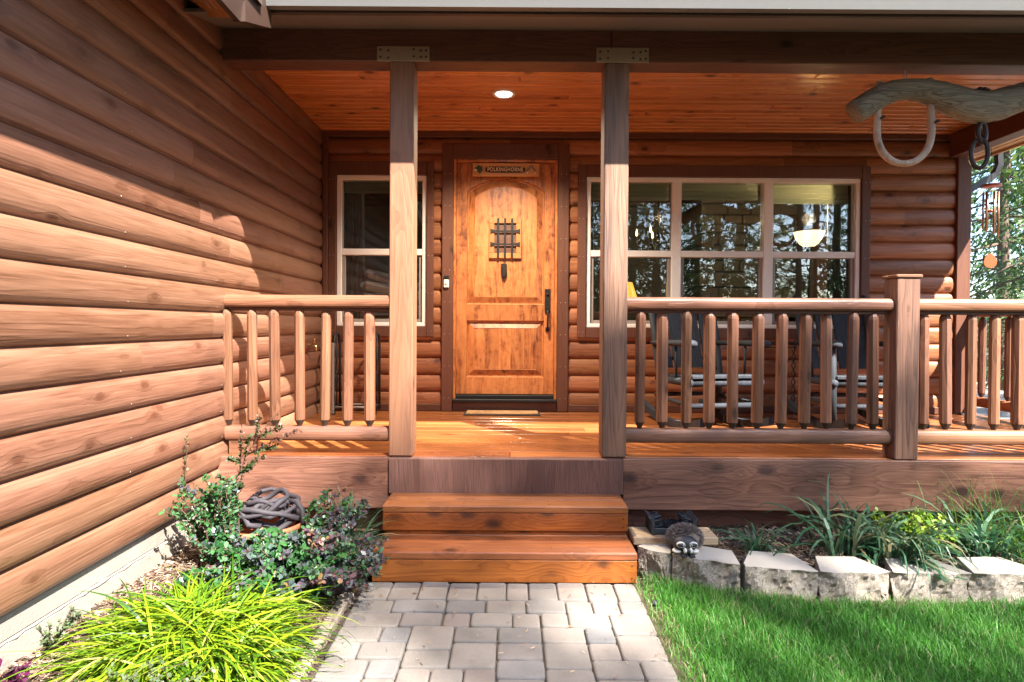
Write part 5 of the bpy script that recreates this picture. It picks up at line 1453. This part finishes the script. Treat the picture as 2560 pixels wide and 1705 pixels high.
# ------------------------------------------------------------------ trees
def tree_trunk(t,base,h,r0,r1,seed,limbs=(),mat=None):
    rr=random.Random(seed); mb=MB()
    pts=[]; n=10
    for k in range(n+1):
        f=k/n; pts.append((base[0]+rr.uniform(-.05,.05)*f*2,base[1]+rr.uniform(-.05,.05)*f*2,base[2]-.1+h*f))
    mb.tube(pts,[r0*(1.25 if k==0 else 1)*(1-k/n)+r1*k/n for k in range(n+1)],10)
    for lm in limbs: mb.tube(lm[0],lm[1],6)
    mb.build('trunk',mat or M['bark'],t)
def conifer(base,h,rad,label,seed,group,z0=.12,dens=1.0,mat=None,card=.16):
    r=np.random.default_rng(seed); t=thing('conifer_tree',label,'tree',base,group)
    limbs=[]; Vs=[]; nb=int(16*h*dens**.5)
    for k in range(nb):
        f=r.uniform(z0,.99); z=base[2]+h*f; a=r.uniform(0,6.28); l=rad*(1-f)**.8*r.uniform(.6,1.1)+.12
        dz=-.30*l+.10*l*r.normal()
        p0=np.array((base[0],base[1],z)); p1=p0+np.array((np.cos(a)*l*.6,np.sin(a)*l*.6,dz*.35)); p2=p0+np.array((np.cos(a)*l,np.sin(a)*l,dz))
        limbs.append(([tuple(p0),tuple(p1),tuple(p2)],[.03*(1-f)+.012,.015,.005]))
        m=int(max(6,l*34*dens)); tt=r.uniform(.12,1,m)[:,None]
        q=np.where(tt<.6,p0+(p1-p0)*tt/.6,p1+(p2-p1)*(tt-.6)/.4)
        side=np.array((-np.sin(a),np.cos(a),0)); q=q+side*(r.normal(size=(m,1))*(1.02-tt)*l*.30)+np.array((0,0,1))*r.normal(scale=.05,size=(m,1))
        d=np.array((np.cos(a),np.sin(a),-.35))+r.normal(scale=.55,size=(m,3)); nn=r.normal(scale=.45,size=(m,3))+np.array((0,0,1)); ln=card*r.uniform(.5,1.2,m)
        D=d/np.linalg.norm(d,axis=1)[:,None]; S=np.cross(D,nn); S/=np.linalg.norm(S,axis=1)[:,None]
        w_=ln*.30
        Vs.append(np.stack([q,q+D*(ln*.55)[:,None]+S*w_[:,None]*.5,q+D*ln[:,None]-np.array((0,0,.03)),q+D*(ln*.55)[:,None]-S*w_[:,None]*.5],1))
    tree_trunk(t,base,h,.011*h+.04,.01,seed,limbs[::3])
    polys('crown',np.concatenate(Vs),mat or M['conifer'],t,None,base)
    return t
def broadtree(base,h,clumps,label,seed,group,leaf=.13,n_per=260,trunk_r=.16,mat=None,reject=None):
    r=np.random.default_rng(seed); t=thing('broadleaf_tree',label,'tree',base,group)
    limbs=[]; Vs=[]
    zt=base[2]+h*.45
    for (c,rad) in clumps:
        c=np.array(c); limbs.append(([(base[0],base[1],zt*.9),tuple((np.array((base[0],base[1],zt))+c)/2+np.array((0,0,.2))),tuple(c)],[trunk_r*.4,trunk_r*.22,.02]))
        m=int(n_per*rad**2); d=r.normal(size=(m,3)); d/=np.linalg.norm(d,axis=1)[:,None]; q=c+d*(rad*r.random((m,1))**.45)*np.array((1,1,.8))
        if reject is not None: q=q[~reject(q)]; m=len(q)
        if m==0: continue
        dd=r.normal(size=(m,3))+np.array((0,0,-.3)); nn=r.normal(size=(m,3))+np.array((0,0,.7)); ln=leaf*r.uniform(.6,1.2,m)
        Vs.append(leaf_quads(q,dd,nn,ln,ln*.7))
    tree_trunk(t,base,h*.75,trunk_r,trunk_r*.4,seed,limbs)
    polys('crown',np.concatenate(Vs),mat or M['broad'],t,None,base)
    return t
# beyond the far end of the porch
GB='trees beyond the far end of the porch'
conifer((8.0,9.0,0),4.6,1.15,'young blue green fir close behind the wind chime',71,GB,.03,1.5,None,.13)
conifer((10.1,12.2,0),9.5,1.9,'tall slim fir right of the young fir',72,GB,.05,1.2)
conifer((13.2,15.0,0),13,2.4,'large dark fir at the right edge behind the porch',73,GB,.04,1.0,None,.2)
conifer((12.8,19.0,0),15,2.6,'tall fir far behind the downspout',74,GB,.06,.9,None,.22)
conifer((18.0,19.5,0),16,2.8,'distant fir beyond the right edge of the porch',75,GB,.05,.8,None,.24)
cl_=[((9.4+rb2.uniform(-1.5,1.5),10.4+rb2.uniform(-1,1),rb2.uniform(3.0,5.6)),rb2.uniform(.45,.8)) for k in range(16)]
broadtree((9.6,10.6,0),6,cl_,'loose leafy maple with pale branches behind the gutter elbow',76,GB,.12,330,.07)
cl_=[((15.5+rb2.uniform(-2.2,2.2),15.5+rb2.uniform(-1.5,1.5),rb2.uniform(3.2,8)),rb2.uniform(.7,1.2)) for k in range(20)]
broadtree((15.5,15.5,0),9,cl_,'broad leafy tree between the firs past the porch',77,GB,.16,220,.12)
# behind the photographer: they shade the front of the porch and show in the panes
GF='trees across the yard facing the porch'
RV=np.array((-.75,1,-1.364))
def uv(q): return q[:,0]+.75*q[:,1], q[:,2]+1.364*q[:,1]
prof_u=[.55,1.0,1.35,1.9,2.5,3.1,4.7,5.0,6.0,8.5]; prof_v=[2.2,4.25,4.85,5.48,5.85,5.98,6.0,5.35,4.85,4.9]
gaps=[(3.45,3.28,.20),(1.74,3.02,.10),(4.5,4.4,.26),(2.3,3.35,.07),(1.25,2.75,.10),(5.6,4.1,.25),(2.9,4.62,.09),(4.0,4.9,.12)]  # holes in the unseen crowns placed so sun patches reach lawn and path
rg_=random.Random(77)
gaps+=[(rg_.uniform(2.5,5.2),rg_.uniform(2.4,4.3),rg_.uniform(.05,.12)) for _ in range(48)]+[(rg_.uniform(1.0,3.0),rg_.uniform(2.7,4.6),rg_.uniform(.04,.08)) for _ in range(14)]
def rej(q):  # crown leaves cut and thinned to shape where the shade falls
    u,v=uv(q); k=(v>np.interp(u,prof_u,prof_v))|((u<.75)&(v>np.interp(u,[-2,-.05,.25,.75],[3.35,3.30,2.6,2.4])))
    k|=(u>2.2)&(v<4.2)&(np.random.default_rng(len(q)).random(len(q))<.5)
    for (a,b,c) in gaps: k|=((u-a)**2+(v-b)**2<c*c)
    return k
def sunpos(u,v,Y): return (u-.75*Y, Y, v-1.364*Y)
cl_=[]
for k in range(46): cl_.append((sunpos(rb2.uniform(.9,4.8),rb2.uniform(1.7,6.2),rb2.uniform(-15.5,-12.5)),rb2.uniform(.5,.85)))
broadtree((13.4,-14,0),25,cl_,'tall leafy tree across the yard shading the steps',81,GF,.15,290,.17,None,rej)
lower=[(sunpos(rb2.uniform(-1.6,.05),rb2.uniform(2.0,3.1),rb2.uniform(-13.8,-11.0)),rb2.uniform(.45,.7)) for k in range(12)]+[(sunpos(rb2.uniform(-2.2,8.6),rb2.uniform(-3.6,1.9),rb2.uniform(-13.8,-11.0)),rb2.uniform(.6,.95)) for k in range(70)]
broadtree((11.0,-12.2,0),21,lower[:46],'leafy tree across the yard shading the path',83,GF,.17,230,.13,None,rej)
broadtree((15.0,-12.4,0),21,lower[46:],'leafy tree across the yard shading the lawn',84,GF,.17,190,.13,None,rej)
cl_=[]
for k in range(34): cl_.append((sunpos(rb2.uniform(4.9,8.6),rb2.uniform(1.4,5.5),rb2.uniform(-16,-13)),rb2.uniform(.55,.9)))
broadtree((17.4,-14.5,0),25,cl_,'tall leafy tree across the yard shading the right railing',82,GF,.15,230,.17,None,rej)
LF='tall dark fir of the forest edge across the yard, seen only in the window reflections'
protos=[conifer((2.6,-11,0),13,2.2,LF,91,GF,.03,.75,None,.30),conifer((-2.0,-11.5,0),12.5,2.3,LF,92,GF,.03,.75,None,.30),conifer((5.6,-12.5,0),14.5,2.4,LF,93,GF,.03,.75,None,.30)]
rt=random.Random(8)
spots=[(-5.5,-11),(-9,-12),(-12.5,-10),(-15,-6),(-16,-1),(9.2,-13),(12.5,-13.5),(16,-12.5),(18,-8),(20,-3),(.6,-14.5),(4.2,-15.5),(-3.6,-15),(8,-16),(-7.5,-16),(12,-17.5),(-12,-16),(16,-17),(21,-13),(-19,-8),(13.2,.5),(14,4.5),(15,-2),(.8,-10.5),(7.2,-10.5),(-17,4),(-14,-13),(-.4,-11.6),(4.1,-11.8),(-4.0,-12.6)]  # firs at the right added to screen low sky from the side wall
for k,(x,y) in enumerate(spots):
    src=protos[k%3]; c=src.copy(); col.objects.link(c); c.location=(x+rt.uniform(-.4,.4),y+rt.uniform(-.4,.4),0); c.rotation_euler=(0,0,rt.uniform(0,6.28)); q=rt.uniform(.85,1.12); c.scale=(q*1.1,q*1.1,q)
    for chd in list(src.children):
        d_=chd.copy(); col.objects.link(d_); d_.parent=c
